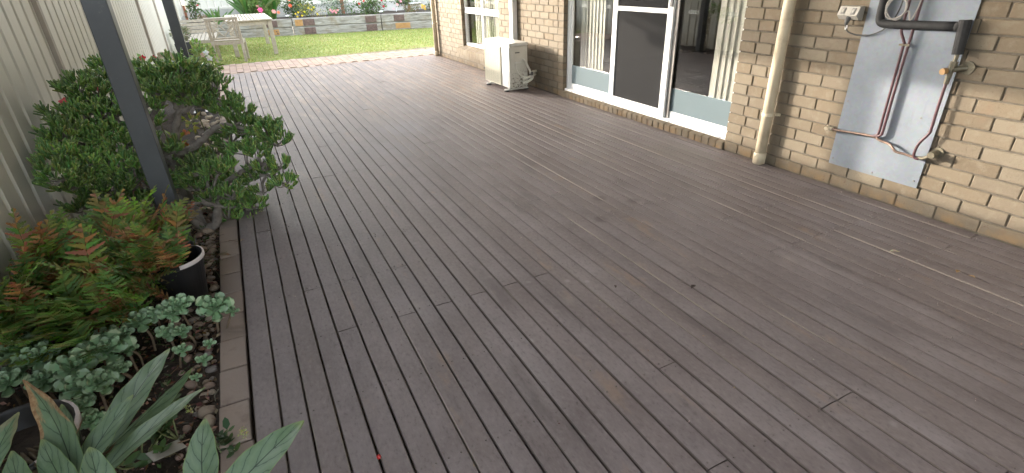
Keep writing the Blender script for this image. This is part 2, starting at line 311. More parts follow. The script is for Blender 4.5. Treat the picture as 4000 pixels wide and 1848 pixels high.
    simple('planter_dark', (0.045, 0.05, 0.06), 0.4); simple('white_ceramic', (0.72, 0.73, 0.74), 0.3, 0.05); simple('berry_red', (0.42, 0.025, 0.025), 0.3)
    simple('roof_white', (0.50, 0.49, 0.46), 0.5); simple('wire', (0.42, 0.40, 0.36), 0.4, metal=0.7); simple('lamp_black', (0.03, 0.03, 0.03), 0.5); simple('lamp_cap', (0.75, 0.77, 0.78), 0.25)
make_mats()

# ------------------------------------------------------------------ mesh helpers
class MB:
    def __init__(s): s.v = []; s.f = []; s.mi = []; s.c = []; s.uvs = None
    def face(s, idx, m=0, c=None): s.f.append(tuple(idx)); s.mi.append(m); s.c.append(c)
    def box(s, lo, hi, b=0.0, m=0, xf=None, c=None):
        o = len(s.v)
        x0, y0, z0 = (min(lo[i], hi[i]) for i in range(3)); x1, y1, z1 = (max(lo[i], hi[i]) for i in range(3))
        T = (lambda p: xf @ Vector(p)) if xf else Vector
        if b <= 0:
            s.v += [T(p) for p in ((x0, y0, z0), (x1, y0, z0), (x1, y1, z0), (x0, y1, z0), (x0, y0, z1), (x1, y0, z1), (x1, y1, z1), (x0, y1, z1))]
            for q in ((0, 3, 2, 1), (4, 5, 6, 7), (0, 1, 5, 4), (1, 2, 6, 5), (2, 3, 7, 6), (3, 0, 4, 7)): s.face([o + i for i in q], m, c)
            return s
        idx = {}
        for sx in (0, 1):
            for sy in (0, 1):
                for sz in (0, 1):
                    X = (x0, x1)[sx]; Y = (y0, y1)[sy]; Z = (z0, z1)[sz]
                    bx = b if sx == 0 else -b; by = b if sy == 0 else -b; bz = b if sz == 0 else -b
                    idx[sx, sy, sz, 0] = len(s.v); s.v.append(T((X, Y + by, Z + bz)))
                    idx[sx, sy, sz, 1] = len(s.v); s.v.append(T((X + bx, Y, Z + bz)))
                    idx[sx, sy, sz, 2] = len(s.v); s.v.append(T((X + bx, Y + by, Z)))
        I = idx
        for e in (0, 1):
            q = [I[e, 0, 0, 0], I[e, 1, 0, 0], I[e, 1, 1, 0], I[e, 0, 1, 0]]; s.face(q if e else q[::-1], m, c)
            q = [I[0, e, 0, 1], I[1, e, 0, 1], I[1, e, 1, 1], I[0, e, 1, 1]]; s.face(q[::-1] if e else q, m, c)
            q = [I[0, 0, e, 2], I[1, 0, e, 2], I[1, 1, e, 2], I[0, 1, e, 2]]; s.face(q if e else q[::-1], m, c)
        for a in (0, 1):
            for d in (0, 1):
                q = [I[0, a, d, 1], I[1, a, d, 1], I[1, a, d, 2], I[0, a, d, 2]]; s.face(q if (a == 0) == (d == 1) else q[::-1], m, c)
                q = [I[a, 0, d, 0], I[a, 1, d, 0], I[a, 1, d, 2], I[a, 0, d, 2]]; s.face(q if (a == 1) == (d == 1) else q[::-1], m, c)
                q = [I[a, d, 0, 0], I[a, d, 1, 0], I[a, d, 1, 1], I[a, d, 0, 1]]; s.face(q if (a == 0) == (d == 0) else q[::-1], m, c)
                for e in (0, 1):
                    q = [I[a, d, e, 0], I[a, d, e, 1], I[a, d, e, 2]]; s.face(q if (a + d + e) % 2 == 1 else q[::-1], m, c)
        return s
    def tube(s, pts, rad, n=8, m=0, cap=True, c=None):
        pts = [Vector(p) for p in pts]; L = len(pts)
        if not hasattr(rad, '__len__'): rad = [rad] * L
        o = len(s.v); up = None
        for i, p in enumerate(pts):
            d = (pts[min(i + 1, L - 1)] - pts[max(i - 1, 0)]).normalized()
            if up is None: up = d.orthogonal().normalized()
            up = (up - d * up.dot(d)).normalized(); sd_ = d.cross(up)
            for k in range(n):
                a = 2 * math.pi * k / n; s.v.append(p + (up * math.cos(a) + sd_ * math.sin(a)) * rad[i])
        for i in range(L - 1):
            for k in range(n):
                a = o + i * n + k; b = o + i * n + (k + 1) % n
                s.face((a, b, b + n, a + n), m, c)
        if cap: s.face([o + k for k in range(n)][::-1], m, c); s.face([o + (L - 1) * n + k for k in range(n)], m, c)
        return s
    def lathe(s, prof, ctr, n=24, m=0, mats=None):
        o = len(s.v); ctr = Vector(ctr)
        for r, z in prof:
            for k in range(n):
                a = 2 * math.pi * k / n; s.v.append(ctr + Vector((r * math.cos(a), r * math.sin(a), z)))
        for i in range(len(prof) - 1):
            for k in range(n):
                a = o + i * n + k; b = o + i * n + (k + 1) % n
                s.face((a, b, b + n, a + n), mats[i] if mats else m)
        if prof[0][0] > 1e-6: s.face([o + k for k in range(n)][::-1], mats[0] if mats else m)
        if prof[-1][0] > 1e-6: s.face([o + (len(prof) - 1) * n + k for k in range(n)], mats[-1] if mats else m)
        return s
    def add(s, verts, faces, m=0, c=None):
        o = len(s.v); s.v += verts
        for f in faces: s.face([o + i for i in f], m, c)
        return s
    def mesh(s, name, mats, smooth=False, off=None, uvs=None):
        me = bpy.data.meshes.new(name)
        vv = s.v if off is None else [Vector(p) - off for p in s.v]
        me.from_pydata([tuple(p) for p in vv], [], s.f)
        if not isinstance(mats, (list, tuple)): mats = [mats]
        for m in mats: me.materials.append(MATS[m])
        if len(mats) > 1: me.polygons.foreach_set('material_index', s.mi)
        if any(c is not None for c in s.c):
            a = me.attributes.new('Col', 'FLOAT_COLOR', 'FACE'); buf = []
            for c in s.c: c = c or (0.1, 0.1, 0.1); buf += [c[0], c[1], c[2], 1.0]
            a.data.foreach_set('color', buf)
        if uvs:
            l = me.uv_layers.new(name='UVMap'); buf = []
            for p in me.polygons:
                for vi in p.vertices: buf += list(uvs[vi])
            l.data.foreach_set('uv', buf)
        if smooth: me.polygons.foreach_set('use_smooth', [True] * len(me.polygons))
        me.update(); return me
    def build(s, name, mats, parent=None, smooth=False, local=False, uvs=None):
        off = parent.get('_o') if parent is not None and not local else None
        me = s.mesh(name, mats, smooth, Vector(off) if off is not None else None, uvs)
        return link(name, me, parent)
def link(name, me, parent=None, loc=None, rot=None, scale=None):
    o = bpy.data.objects.new(name, me); COL.objects.link(o)
    if parent is not None:
        o.parent = parent
        if '_o' in parent: o['_o'] = parent['_o']
    if loc is not None:
        o.location = Vector(loc) - (Vector(parent['_o']) if parent is not None and '_o' in parent else Vector())
    if rot is not None: o.rotation_euler = rot
    if scale is not None: o.scale = scale
    return o
def thing(name, label, cat, loc=(0, 0, 0), group=None, rz=0):
    o = bpy.data.objects.new(name, None); COL.objects.link(o); o.location = loc; o.rotation_euler.z = rz; o.empty_display_size = 0.1
    o['_o'] = tuple(loc); tag(o, label, cat, group); return o
def tag(o, label, cat, group=None):
    o['label'] = label; o['category'] = cat
    if group: o['group'] = group
    return o
def struct(o): o['kind'] = 'structure'; return o
def stuff(o): o['kind'] = 'stuff'; return o
def root(name, kind=None):
    o = bpy.data.objects.new(name, None); COL.objects.link(o); o['_o'] = (0, 0, 0)
    if kind: o['kind'] = kind
    return o
def spline(pts, n=8):
    P = [Vector(p) for p in pts]; P = [P[0] * 2 - P[1]] + P + [P[-1] * 2 - P[-2]]; out = []
    for i in range(1, len(P) - 2):
        for k in range(n):
            t = k / n; a, b, c, d = P[i - 1:i + 3]
            out.append(0.5 * ((2 * b) + (c - a) * t + (2 * a - 5 * b + 4 * c - d) * t * t + (3 * b - a - 3 * c + d) * t ** 3))
    out.append(P[-2]); return out
def jit(c, a): return tuple(max(0.002, x * (1 + random.uniform(-a, a))) for x in c)
def rv(a=1.0): return Vector((random.uniform(-a, a), random.uniform(-a, a), random.uniform(-a, a)))

# ================================================================== SETTING
o = MB().add([Vector(p) for p in ((-400, -400, -0.17), (400, -400, -0.17), (400, 400, -0.17), (-400, 400, -0.17))], [(0, 1, 2, 3)]).build('ground', 'ground'); struct(o)

# ---- deck
X0, PITCH, YN, YF = -4.0551, 0.0961, -1.35, 11.25
deck = root('deck', 'structure')
JO = [1.85 + 0.4615 * k for k in range(-6, 21)]
known = {3: [2.77, 8.27], 5: [2.77], 8: [2.77, 8.28], 7: [2.29, 4.6], 9: [2.29, 7.8], 11: [2.29], 13: [2.29], 15: [2.29], 17: [2.29, 5.57], 19: [2.29, 5.1], 23: [2.29],
         25: [2.77, 5.13], 27: [2.77], 29: [1.86], 31: [1.86], 33: [1.86], 35: [1.86], 37: [1.86], 30: [2.31], 32: [2.31], 34: [2.31], 22: [3.25], 2: [4.61], 4: [4.61], 6: [4.61], 1: [8.3], 14: [7.75]}
screws = MB()
def board_mesh(i, y0, y1, gapL, gapR):
    x0 = X0 + PITCH * i + gapL; x1 = X0 + PITCH * (i + 1) - gapR
    n = max(2, int((y1 - y0) / 0.5)); m = MB(); b = 0.0035; dz = random.uniform(-0.0012, 0.0012); rl = random.uniform(-0.0009, 0.0009)
    bow = random.uniform(-0.0012, 0.0012); h = 0.021; cr = random.uniform(.0016, .0034) if i > 18 else random.uniform(.0008, .0022) if i > 9 else random.uniform(.0002, .0009)
    w = x1 - x0; e = b * .4
    A = [(x0 + b, -cr), (x0 + w * .25, -cr * .28), (x0 + w * .5, 0), (x0 + w * .75, -cr * .28), (x1 - b, -cr)]
    B = [(x1 - b, -cr), (x1 - e, -b * .35 - cr), (x1, -b - cr), (x1, -h), (x0, -h), (x0, -b - cr), (x0 + e, -b * .35 - cr), (x0 + b, -cr)]
    for P_, mi in ((A, 0), (B, 1)):       # crowned top and the sides keep vertices of their own so that only the top shades smoothly
        o0 = len(m.v); N = len(P_)
        for k in range(n + 1):
            t = k / n; y = y0 + (y1 - y0) * t; s = bow * math.sin(math.pi * t)
            for xx, zz in P_: m.v.append(Vector((xx + s, y, zz + dz + rl * (1 if xx > (x0 + x1) / 2 else -1))))
        for k in range(n):
            for q in range(N - 1): c = o0 + k * N + q; m.face((c, c + 1, c + N + 1, c + N), mi)
    for k in (0, n):
        o0 = len(m.v); t = k / n; y = y0 + (y1 - y0) * t
        for xx, zz in A + B[1:-1]: m.v.append(Vector((xx, y, zz + dz)))
        f = list(range(o0, len(m.v))); m.face(f if k == 0 else f[::-1], 1)
    return m
for i in range(42):
    js = list(known.get(i, []))
    cand = [j for j in JO if 0.2 < j < 10.2]; random.shuffle(cand)
    for j in cand:
        if all(abs(j - q) > 1.9 for q in js) and len(js) < 4 and random.random() < 0.55: js.append(j)
    cuts = [YN] + sorted(js) + [YF - random.uniform(0, 0.004)]
    gl = 0.0030 if i < 12 else 0.0031; gr = gl * random.uniform(0.6, 1.25)
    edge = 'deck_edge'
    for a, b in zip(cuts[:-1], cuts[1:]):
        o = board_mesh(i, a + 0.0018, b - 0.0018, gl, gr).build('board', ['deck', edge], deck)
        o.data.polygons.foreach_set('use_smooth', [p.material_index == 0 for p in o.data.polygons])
    xc = X0 + PITCH * i
    for j in JO:
        if 0 < j < 9 and YN < j < YF:
            for fx in (0.022, 0.074):
                for dy in ((0,) if all(abs(j - q) > .05 for q in js) else (-.022, .022)):
                    cx, cy = xc + fx + random.uniform(-.003, .003), j + dy + random.uniform(-.006, .006); o_ = len(screws.v)
                    for k in range(6): screws.v.append(Vector((cx + .0036 * math.cos(k * 1.0472), cy + .0036 * math.sin(k * 1.0472), 0.0022)))
                    for k in range(6): screws.v.append(Vector((cx + .0042 * math.cos(k * 1.0472), cy + .0042 * math.sin(k * 1.0472), -0.002)))
                    screws.face([o_ + k for k in range(6)])
                    for k in range(6): screws.face((o_ + k, o_ + k + 6, o_ + (k + 1) % 6 + 6, o_ + (k + 1) % 6))
stuff(screws.build('screw_heads', 'deck_screw', deck))
for j in JO: MB().box((X0 + 0.02, j - 0.045, -0.165), (-0.03, j + 0.045, -0.0235)).build('joist', 'stem_brown', deck)

# ---- clay pavers beside the deck and across its far end
strip = root('paver_edging', 'structure'); pv = []
for k in range(5):
    m = MB().box((-0.0555, -0.1135, -0.06), (0.0555, 0.1135, 0), 0.004)
    for q in m.v: q += Vector((random.uniform(-.0012, .0012), random.uniform(-.0015, .0015), random.uniform(-.0012, .0008)))
    pv.append(m.mesh('paver', 'paver'))
y = -1.2; k = 0
while y < 11.2:
    link('paver', random.choice(pv), strip, (-4.122 + random.uniform(-.002, .002), y + 0.115, -0.020 + random.uniform(-.003, .003)), (random.uniform(-.008, .008), random.uniform(-.01, .01), random.uniform(-.008, .008))); y += 0.2335
path = root('path', 'structure')
o = MB().box((-5.0, 11.255, -0.16), (3.2, 12.93, -0.032)).build('bedding', 'ground', path)
x = -4.95
while x < 0.9:      # border course along the deck end
    link('paver', random.choice(pv), path, (x + 0.115, 11.345, -0.018 + random.uniform(-.002, .002)), (0, 0, R(90) + random.uniform(-.008, .008))); x += 0.234
n_ = 0; x = -4.95; ci = 0
while x < 0.9:
    yy = 11.41 + (0.0 if ci % 2 else -0.0)
    for r_ in range(7):
        n_ += 1; yc = 11.43 + 0.1175 + r_ * 0.2345 - (0.115 if ci % 2 else 0)
        edge_y = 12.90 - 0.075 * (x + 4.0)
        if yc - 0.1 < 11.40 or yc > edge_y - 0.08: continue
        if n_ <= 320: link('paver', random.choice(pv), path, (x + 0.058, yc, -0.019 + random.uniform(-.003, .003)), (random.uniform(-.006, .006), random.uniform(-.008, .008), random.uniform(-.008, .008)))
    x += 0.1185; ci += 1

# ---- lawn: sheet + blades
LE = lambda x: 12.93 - 0.075 * (x + 4.0)          # near edge of the lawn
WE = lambda x: 18.72 - 0.20 * (x + 1.8)           # foot of the sleeper wall
m = MB(); nx, ny = 44, 30
for j in range(ny + 1):
    for i in range(nx + 1):
        x = -5.0 + 10.0 * i / nx; y = LE(x) + (WE(x) + 0.1 - LE(x)) * j / ny
        m.v.append(Vector((x, y, -0.045 + 0.012 * mnoise.noise(Vector((x, y, 0)) * 1.3))))
for j in range(ny):
    for i in range(nx): a = j * (nx + 1) + i; m.face((a, a + 1, a + nx + 2, a + nx + 1))
struct(m.build('lawn', 'lawn', smooth=True))
m = MB()
for k in range(52000):
    x = random.uniform(-4.95, 2.2); t = random.random(); y = LE(x) - 0.03 + (WE(x) - LE(x) + 0.03) * t
    n1 = mnoise.noise(Vector((x, y, 3)) * 0.9) + 0.6 * mnoise.noise(Vector((x, y, 7)) * 3.0)
    dry = n1 > 0.20 + 0.55 * min(1, (y - LE(x)) / 2.5) * (0.6 if x > -2 else 1.3)
    if random.random() < (0.60 if dry else 0.12): c = jit((0.42, 0.37, 0.19), .2)
    else: c = jit(random.choice([(0.25, 0.32, 0.08), (0.33, 0.385, 0.115), (0.19, 0.265, 0.06), (0.39, 0.41, 0.14)]), .2)
    h = random.uniform(.014, .034); a = random.uniform(0, 6.28); wd = random.uniform(.004, .008); l = random.uniform(0, .022); b = random.uniform(0, 6.28)
    z = -0.042; dx, dy = math.cos(a) * wd, math.sin(a) * wd
    m.add([Vector((x - dx, y - dy, z)), Vector((x + dx, y + dy, z)), Vector((x + math.cos(b) * l, y + math.sin(b) * l, z + h))], [(0, 1, 2)], c=c)
o = stuff(m.build('grass', 'grass_blade')); tag(o, 'short green and straw coloured lawn grass behind the deck', 'grass')

# ---- garden bed along the left fence
def sheet(name, x0, x1, y0, y1, z, amp, mat, st=0.08):
    m = MB(); nx = max(2, int((x1 - x0) / st)); ny = max(2, int((y1 - y0) / st))
    for j in range(ny + 1):
        for i in range(nx + 1):
            x = x0 + (x1 - x0) * i / nx; y = y0 + (y1 - y0) * j / ny
            m.v.append(Vector((x, y, z + amp * mnoise.noise(Vector((x, y, 1.7)) * 4) + amp * .5 * mnoise.noise(Vector((x, y, 5)) * 11))))
    for j in range(ny):
        for i in range(nx): a = j * (nx + 1) + i; m.face((a, a + 1, a + nx + 2, a + nx + 1))
    return m.build(name, mat, smooth=True)
struct(sheet('garden_bed', -5.05, -4.176, -1.8, 11.25, -0.058, 0.022, 'soil'))

# ================================================================== HOUSE
house = thing('brick_house', 'cream brick house wall with sliding door and window alongside the deck', 'house', (0, 5, 0))
HZ = 2.58
DY0, DY1 = 3.405, 6.20          # sliding door opening
WY0, WY1, WZ0 = 8.12, 9.70, 0.345
wall = MB(); RC = 0.008
wall.box((RC, -4.5 + RC, -0.15), (0.12, DY0 - RC, HZ)).box((RC, DY1 + RC, -0.15), (0.12, WY0 - RC, HZ)).box((RC, WY1 + RC, -0.15), (0.12, YF - RC, HZ))
wall.box((RC, DY0, 2.15), (0.119, DY1, HZ - .001)).box((RC, WY0, 2.15), (0.119, WY1, HZ - .001)).box((RC, WY0 - .004, -0.15), (0.119, WY1 + .004, 0.17)).box((RC, DY0, -.15), (0.119, DY1, -0.02))
wall.box((0.121, YF - 0.12, -.15), (5.0, YF - RC, HZ)).box((0.121, -4.5, -.15), (5.0, -4.4, HZ))
wall.build('wall', 'mortar', house)
bl = []
def course(y0, y1, zc, even, zs=None):
    js = [2.856 + (0 if even else 0.12) + 0.24 * k for k in range(-32, 40)]
    js = [j + random.uniform(-.006, .006) for j in js if y0 + 0.075 < j < y1 - 0.075]
    e = [y0] + js + [y1]
    if len(e) > 2:
        if e[1] - e[0] > 0.255: e.insert(1, (e[0] + e[1]) / 2)
        if e[-1] - e[-2] > 0.255: e.insert(-1, (e[-1] + e[-2]) / 2)
    for q in range(len(e) - 1):
        a = e[q] + (0.005 if q else 0); b = e[q + 1] - (0.005 if q < len(e) - 2 else 0)
        bl.append((a, b, zc))
NC = 30
for k in range(NC):
    zc = 0.035 + 0.086 * k; ev = k % 2 == 0
    course(-4.5, DY0, zc, ev)
    if zc > 2.16: course(DY0 + .01, DY1 - .01, zc, ev)
    course(DY1, WY0, zc, ev); course(WY1, YF, zc, ev)
    if zc < 0.16 or zc > 2.16: course(WY0 + .01, WY1 - .01, zc, ev)
bl.sort(key=lambda q: ((q[0] + q[1]) / 2 - CAM.y) ** 2 + (q[2] - 1.0) ** 2 * 3 + (100 if q[1] < 1.12 or q[2] > 1.5 else 0))
cache = {}
def brick_mesh(L, var):
    key = (round(L * 200), var)
    if key not in cache:
        rs = random.Random(hash(key)); m = MB().box((0, -L / 2, -0.038), (0.11, L / 2, 0.038), 0.0035)
        for q in m.v: q += Vector((rs.uniform(-.0012, .0012), rs.uniform(-.0018, .0018), rs.uniform(-.0014, .0014)))
        cache[key] = m.mesh('brick', 'brick')
    return cache[key]
rest = MB(); tints = []
for n, (a, b, zc) in enumerate(bl):
    prot = random.uniform(-.0015, .0015); dz = random.uniform(-.0015, .0015)
    if n < 300:
        link('brick', brick_mesh(b - a, random.randrange(4)), house, (prot, (a + b) / 2, zc + dz), (random.uniform(-.004, .004), 0, random.uniform(-.004, .004)))
    else:
        f0 = len(rest.f); rest.box((prot, a, zc - 0.038 + dz), (0.11, b, zc + 0.038 + dz), 0.0035); tints += [random.random()] * (len(rest.f) - f0)
o = stuff(rest.build('brickwork', 'brick', house))
at = o.data.attributes.new('tint', 'FLOAT', 'FACE'); at.data.foreach_set('value', tints)
# door sill: bricks on edge, sloped
n = int((DY1 - DY0) / 0.0865); st = (DY1 - DY0) / n; sm = []
for k in range(4):
    m = MB().box((-0.016, -0.038, -0.11), (0.095, 0.038, 0.0), 0.003)
    for q in m.v:
        q.z += 0.10 * 0 + q.x * 0.30; q += rv(.0012)
    sm.append(m.mesh('sill_brick', 'brick'))
for k in range(n):
    link('sill_brick', random.choice(sm), house, (random.uniform(-.002, .002), DY0 + st * (k + .5), 0.063 + random.uniform(-.002, .002)))
MB().box((-0.008, DY0 + .003, -0.06), (0.09, DY1 - .003, 0.048)).build('sill_mortar', 'mortar', house)
# window sill: sloped header bricks that stand proud of the wall
n = int((WY1 + .20 - WY0) / 0.0865); wsm = []
for k in range(4):
    m = MB().box((-0.075, -0.038, -0.105), (0.10, 0.038, 0.0), 0.003)
    for q in m.v:
        q.z += q.x * 0.42; q += rv(.0013)
    wsm.append(m.mesh('sill_brick', 'brick'))
for k in range(n): link('sill_brick', random.choice(wsm), house, (0, WY0 + 0.0865 * (k + .5), 0.305 + random.uniform(-.002, .002)))
mm = MB().box((-0.062, WY0 + .003, -0.10), (0.10, WY0 + 0.0865 * n - .008, -0.008))
for q in mm.v: q.z += q.x * 0.42 + 0.303
mm.build('sill_mortar', 'mortar', house)

# sliding door unit
door = MB(); FX = 0.058
fz0 = 0.088
door.box((FX, DY1 - 0.045, fz0), (0.118, DY1 - 0.004, 2.14), 0.002).box((FX, DY0 + 0.004, fz0), (0.118, DY0 + 0.03, 2.14), 0.002)
door.box((FX - .028, DY0 + .003, fz0 - 0.016), (0.118, DY1 - .003, fz0 + .012), 0.002).box((FX, DY0 + .03, 2.10), (0.117, DY1 - .045, 2.139), 0.002)
door = door.build('sliding_door', 'white', house)
def leaf(name, x0, x1, ya, yb, z0, z1, st, rails, bot, par, mat='white'):
    m = MB(); m.box((x0, ya, z0), (x1, ya + st, z1), 0.002).box((x0, yb - st, z0), (x1, yb, z1), 0.002)
    m.box((x0 + .001, ya + st, z0), (x1 - .001, yb - st, z0 + bot), 0.002).box((x0 + .001, ya + st, z1 - st), (x1 - .001, yb - st, z1), 0.002)
    for rz, rh in rails: m.box((x0 + .001, ya + st, rz), (x1 - .001, yb - st, rz + rh), 0.002)
    return m.build(name, mat, par)
leaf('door_frame', 0.082, 0.112, 5.185, DY1 - .046, 0.101, 2.099, 0.032, [], 0.068, door)
leaf('door_frame', 0.082, 0.112, DY0 + .031, 4.315, 0.101, 2.099, 0.032, [], 0.068, door)
leaf('screen_frame', 0.040, 0.068, 4.285, 5.235, 0.1005, 2.098, 0.078, [(1.102, 0.045)], 0.075, door)
MB().box((0.066, 4.235, 0.101), (0.081, 4.275, 2.098), 0.001).build('meeting_stile', 'screw_steel', door)
MB().box((0.030, 4.292, 1.165), (0.0395, 4.330, 1.255), 0.002).build('latch', 'lamp_black', door)
for ya, yb in ((5.217, DY1 - .078), (DY0 + .063, 4.283)):
    MB().box((0.095, ya, 0.170), (0.099, yb, 2.068)).build('glass_pane', 'glass', door)
    MB().box((0.0922, ya + .002, 0.170), (0.0945, yb - .002, 0.402)).build('frosted_band', 'frosted', door)
MB().box((0.0985, 4.317, 0.170), (0.1005, 5.183, 2.068)).build('glass_pane', 'glass', door)
MB().box((0.053, 4.362, 0.176), (0.0545, 5.158, 1.102)).build('screen_mesh', 'screen', door)
MB().box((0.053, 4.362, 1.147), (0.0545, 5.158, 2.02)).build('screen_mesh', 'screen', door)
for k, yc in enumerate((5.89, 5.413, 4.071, 3.611)):      # rows of five etched rings on the glass
    m = MB()
    for q in range(5):
        c0 = Vector((0.0938 - 0.0002 * (q % 2), yc + (q - 2) * 0.0235, 1.126)); ring = []; oo = len(m.v)
        for a in range(20):
            for rr in (0.0165, 0.0130): m.v.append(c0 + Vector((0, rr * math.cos(a * .31416), rr * math.sin(a * .31416))))
        for a in range(20): b = (a + 1) % 20; m.face((oo + a * 2, oo + b * 2, oo + b * 2 + 1, oo + a * 2 + 1))
    m.build('ring_decal', 'etched', door)
for yc in (6.02, 5.32, 4.17, 3.50): MB().box((0.0295, yc - .022, 0.0775), (0.0305, yc + .022, 0.0845)).build('drain_slot', 'track_dark', door)
# window unit
win = MB(); WX0, WX1 = 0.062, 0.118
win.box((WX0, WY1 - .034, WZ0 - .01), (WX1, WY1 - .004, 2.14), .002).box((WX0, WY0 + .004, WZ0 - .01), (WX1, WY0 + .034, 2.14), .002)
win.box((WX0 - .01, WY0 + .034, WZ0 - .012), (WX1 - .001, WY1 - .034, WZ0 + .028), .002).box((WX0, WY0 + .034, 2.10), (WX1 - .001, WY1 - .034, 2.139), .002)
win = win.build('window', 'white', house)
MB().box((WX0 - .006, WY0 + .034, 0.885), (WX1 - .002, WY1 - .034, 0.925), .002).box((WX0 + .006, WY0 + .034, 0.93), (WX1 - .002, WY1 - .034, 0.975), .002).build('rail', 'white', win)
MB().box((WX0 + .004, 8.885, WZ0 + .028), (WX1 - .004, 8.925, 0.885), .002).box((WX0 + .004, 8.885, 0.975), (WX1 - .004, 8.925, 2.10), .002).build('mullion', 'white', win)
for za, zb in ((WZ0 + .028, .885), (.975, 2.10)):
    for ya, yb in ((WY0 + .034, 8.885), (8.925, WY1 - .034)): MB().box((0.094, ya, za), (0.098, yb, zb)).build('glass_pane', 'glass', win)
# rooms behind the glass
rm = MB().box((0.14, 2.6, 0.10), (4.2, 7.5, 0.13)); rm.build('floor', 'room_floor', house)
MB().box((4.2, 2.5, 0.1), (4.3, 11.1, 2.5)).box((0.14, 2.5, 0.1), (4.2, 2.6, 2.5)).box((0.14, 7.5, 0.1), (4.2, 7.58, 2.5)).box((0.14, 7.58, 0.1), (4.2, 11.1, 0.13)).build('inner_wall', 'room_wall', house)
MB().box((0.121, 2.4, 2.5), (5, 11.12, 2.57)).build('ceiling', 'roof_white', house)
m = MB().box((-0.55, -4.8, 2.60), (5.2, 11.8, 2.66)); m.build('roof', 'roof_white', house)
def blind(y0, y1, z0, label, x=0.20, ang=35, mat='blind', st=0.085, z1=2.1):
    b = thing('vertical_blind', label, 'blind', (x, (y0 + y1) / 2, z0))
    MB().box((x - .02, y0 - .03, z1), (x + .02, y1 + .03, z1 + .04)).build('head_rail', 'white', b)
    y = y0
    while y < y1:
        a = R(ang + random.uniform(-6, 6)); w = 0.0435; dx, dy = math.sin(a) * w, math.cos(a) * w; m = MB(); x_ = x
        for q in range(5):
            s = -1 + q * .5; cv = 0.004 * (1 - s * s)
            for z in (z0, z1): m.v.append(Vector((x_ + dx * s + cv, y + dy * s, z)))
        for q in range(4): m.face((q * 2, q * 2 + 2, q * 2 + 3, q * 2 + 1))
        m.build('slat', mat, b); y += st
blind(5.62, 6.10, 0.17, 'cream vertical blind drawn at the far side of the sliding door', 0.20, 9, st=.072)
blind(3.46, 3.86, 0.17, 'cream vertical blind drawn at the near side of the sliding door', 0.20, 9, st=.072)
blind(8.16, 9.45, 0.38, 'pale vertical blind hanging behind the window', 0.17, 8, st=.074)
# downpipes fixed to the wall
def dpipe(x, y, r, z1, clip=()):
    m = MB().tube([(x, y, 0.0), (x, y, z1)], r, 20); o = m.build('downpipe', 'cream_pvc', house, smooth=False)
    for p in o.data.polygons: p.use_smooth = len(p.vertices) == 4
    MB().lathe([(r + .002, 0.0), (r + .006, 0.0), (r + .006, 0.085), (r + .0015, 0.092)], (x, y, 0.004), 20).build('socket', 'cream_pvc', o, smooth=True)
    for z in clip:
        MB().lathe([(r + .001, 0), (r + .0035, 0), (r + .0035, .022), (r + .001, .022)], (x, y, z), 20).build('clip', 'cream_pvc', o)
        MB().box((-.030, y - r - .022, z + .002), (-.002, y - r + .004, z + .020), .002).box((-.012, y - r - .03, z), (-.001, y - r - .004, z + .022), .002).build('bracket', 'cream_pvc', o)
    return o
dpipe(-0.062, 2.965, 0.043, 2.5, (0.405,)); dpipe(-0.062, 11.07, 0.043, 2.5, (0.62,))
wd = MB().box((-0.085, 7.475, 0.02), (-0.004, 7.585, 2.5), 0.006).build('downpipe', 'white', house)
MB().box((-0.0855, 7.560, 0.02), (-0.084, 7.562, 2.5)).build('seam', 'outlet_dark', wd)
# brass stub in the wall under the window
MB().tube([(0.0, 8.72, 0.055), (-0.03, 8.72, 0.055), (-0.034, 8.72, 0.04)], .012, 8).build('vent_stub', 'lamp_black', house)

# ================================================================== PATIO COVER (out of the frame above; its posts are in view)
roof = thing('patio_roof', 'white patio roof over the deck carried on charcoal posts', 'roof', (-2.3, 4, 2.35))
m = MB(); ny = 220
for j in range(ny + 1):
    y = -3.2 + 14.0 * j / ny; z = 2.47 + (0.016 if (j // 2) % 2 else 0)
    m.v += [Vector((-4.72, y, z + .02)), Vector((-0.02, y, z + .05))]
for j in range(ny): m.face((j * 2, j * 2 + 1, j * 2 + 3, j * 2 + 2))
m.build('roof_sheet', 'roof_white', roof)
MB().box((-4.465, -3.1, 2.29), (-4.365, 10.7, 2.395), .003).build('beam', 'post', roof)
MB().box((-4.80, -3.2, 2.45), (-4.68, 10.82, 2.56), .004).build('gutter', 'post', roof)
for k in range(11): MB().box((-4.66, -3.1 + 1.38 * k, 2.399), (-0.05, -3.05 + 1.38 * k, 2.435)).build('rafter', 'post', roof)
def post(x, y, lab):
    p = thing('patio_post', lab, 'post', (x, y, -0.06), 'charcoal posts along the garden bed')
    MB().box((x - .0575, y - .0575, -0.12), (x + .0575, y + .0575, 2.29), .004).build('shaft', 'post', p)
    MB().box((x - .085, y - .085, -.075), (x + .085, y + .085, -.05), .004).build('base_plate', 'post', p)
post(-4.4075, 3.885, 'charcoal square post rising in front of the jade plant')
post(-4.4175, 8.36, 'charcoal square post beside the stacked limestone blocks')

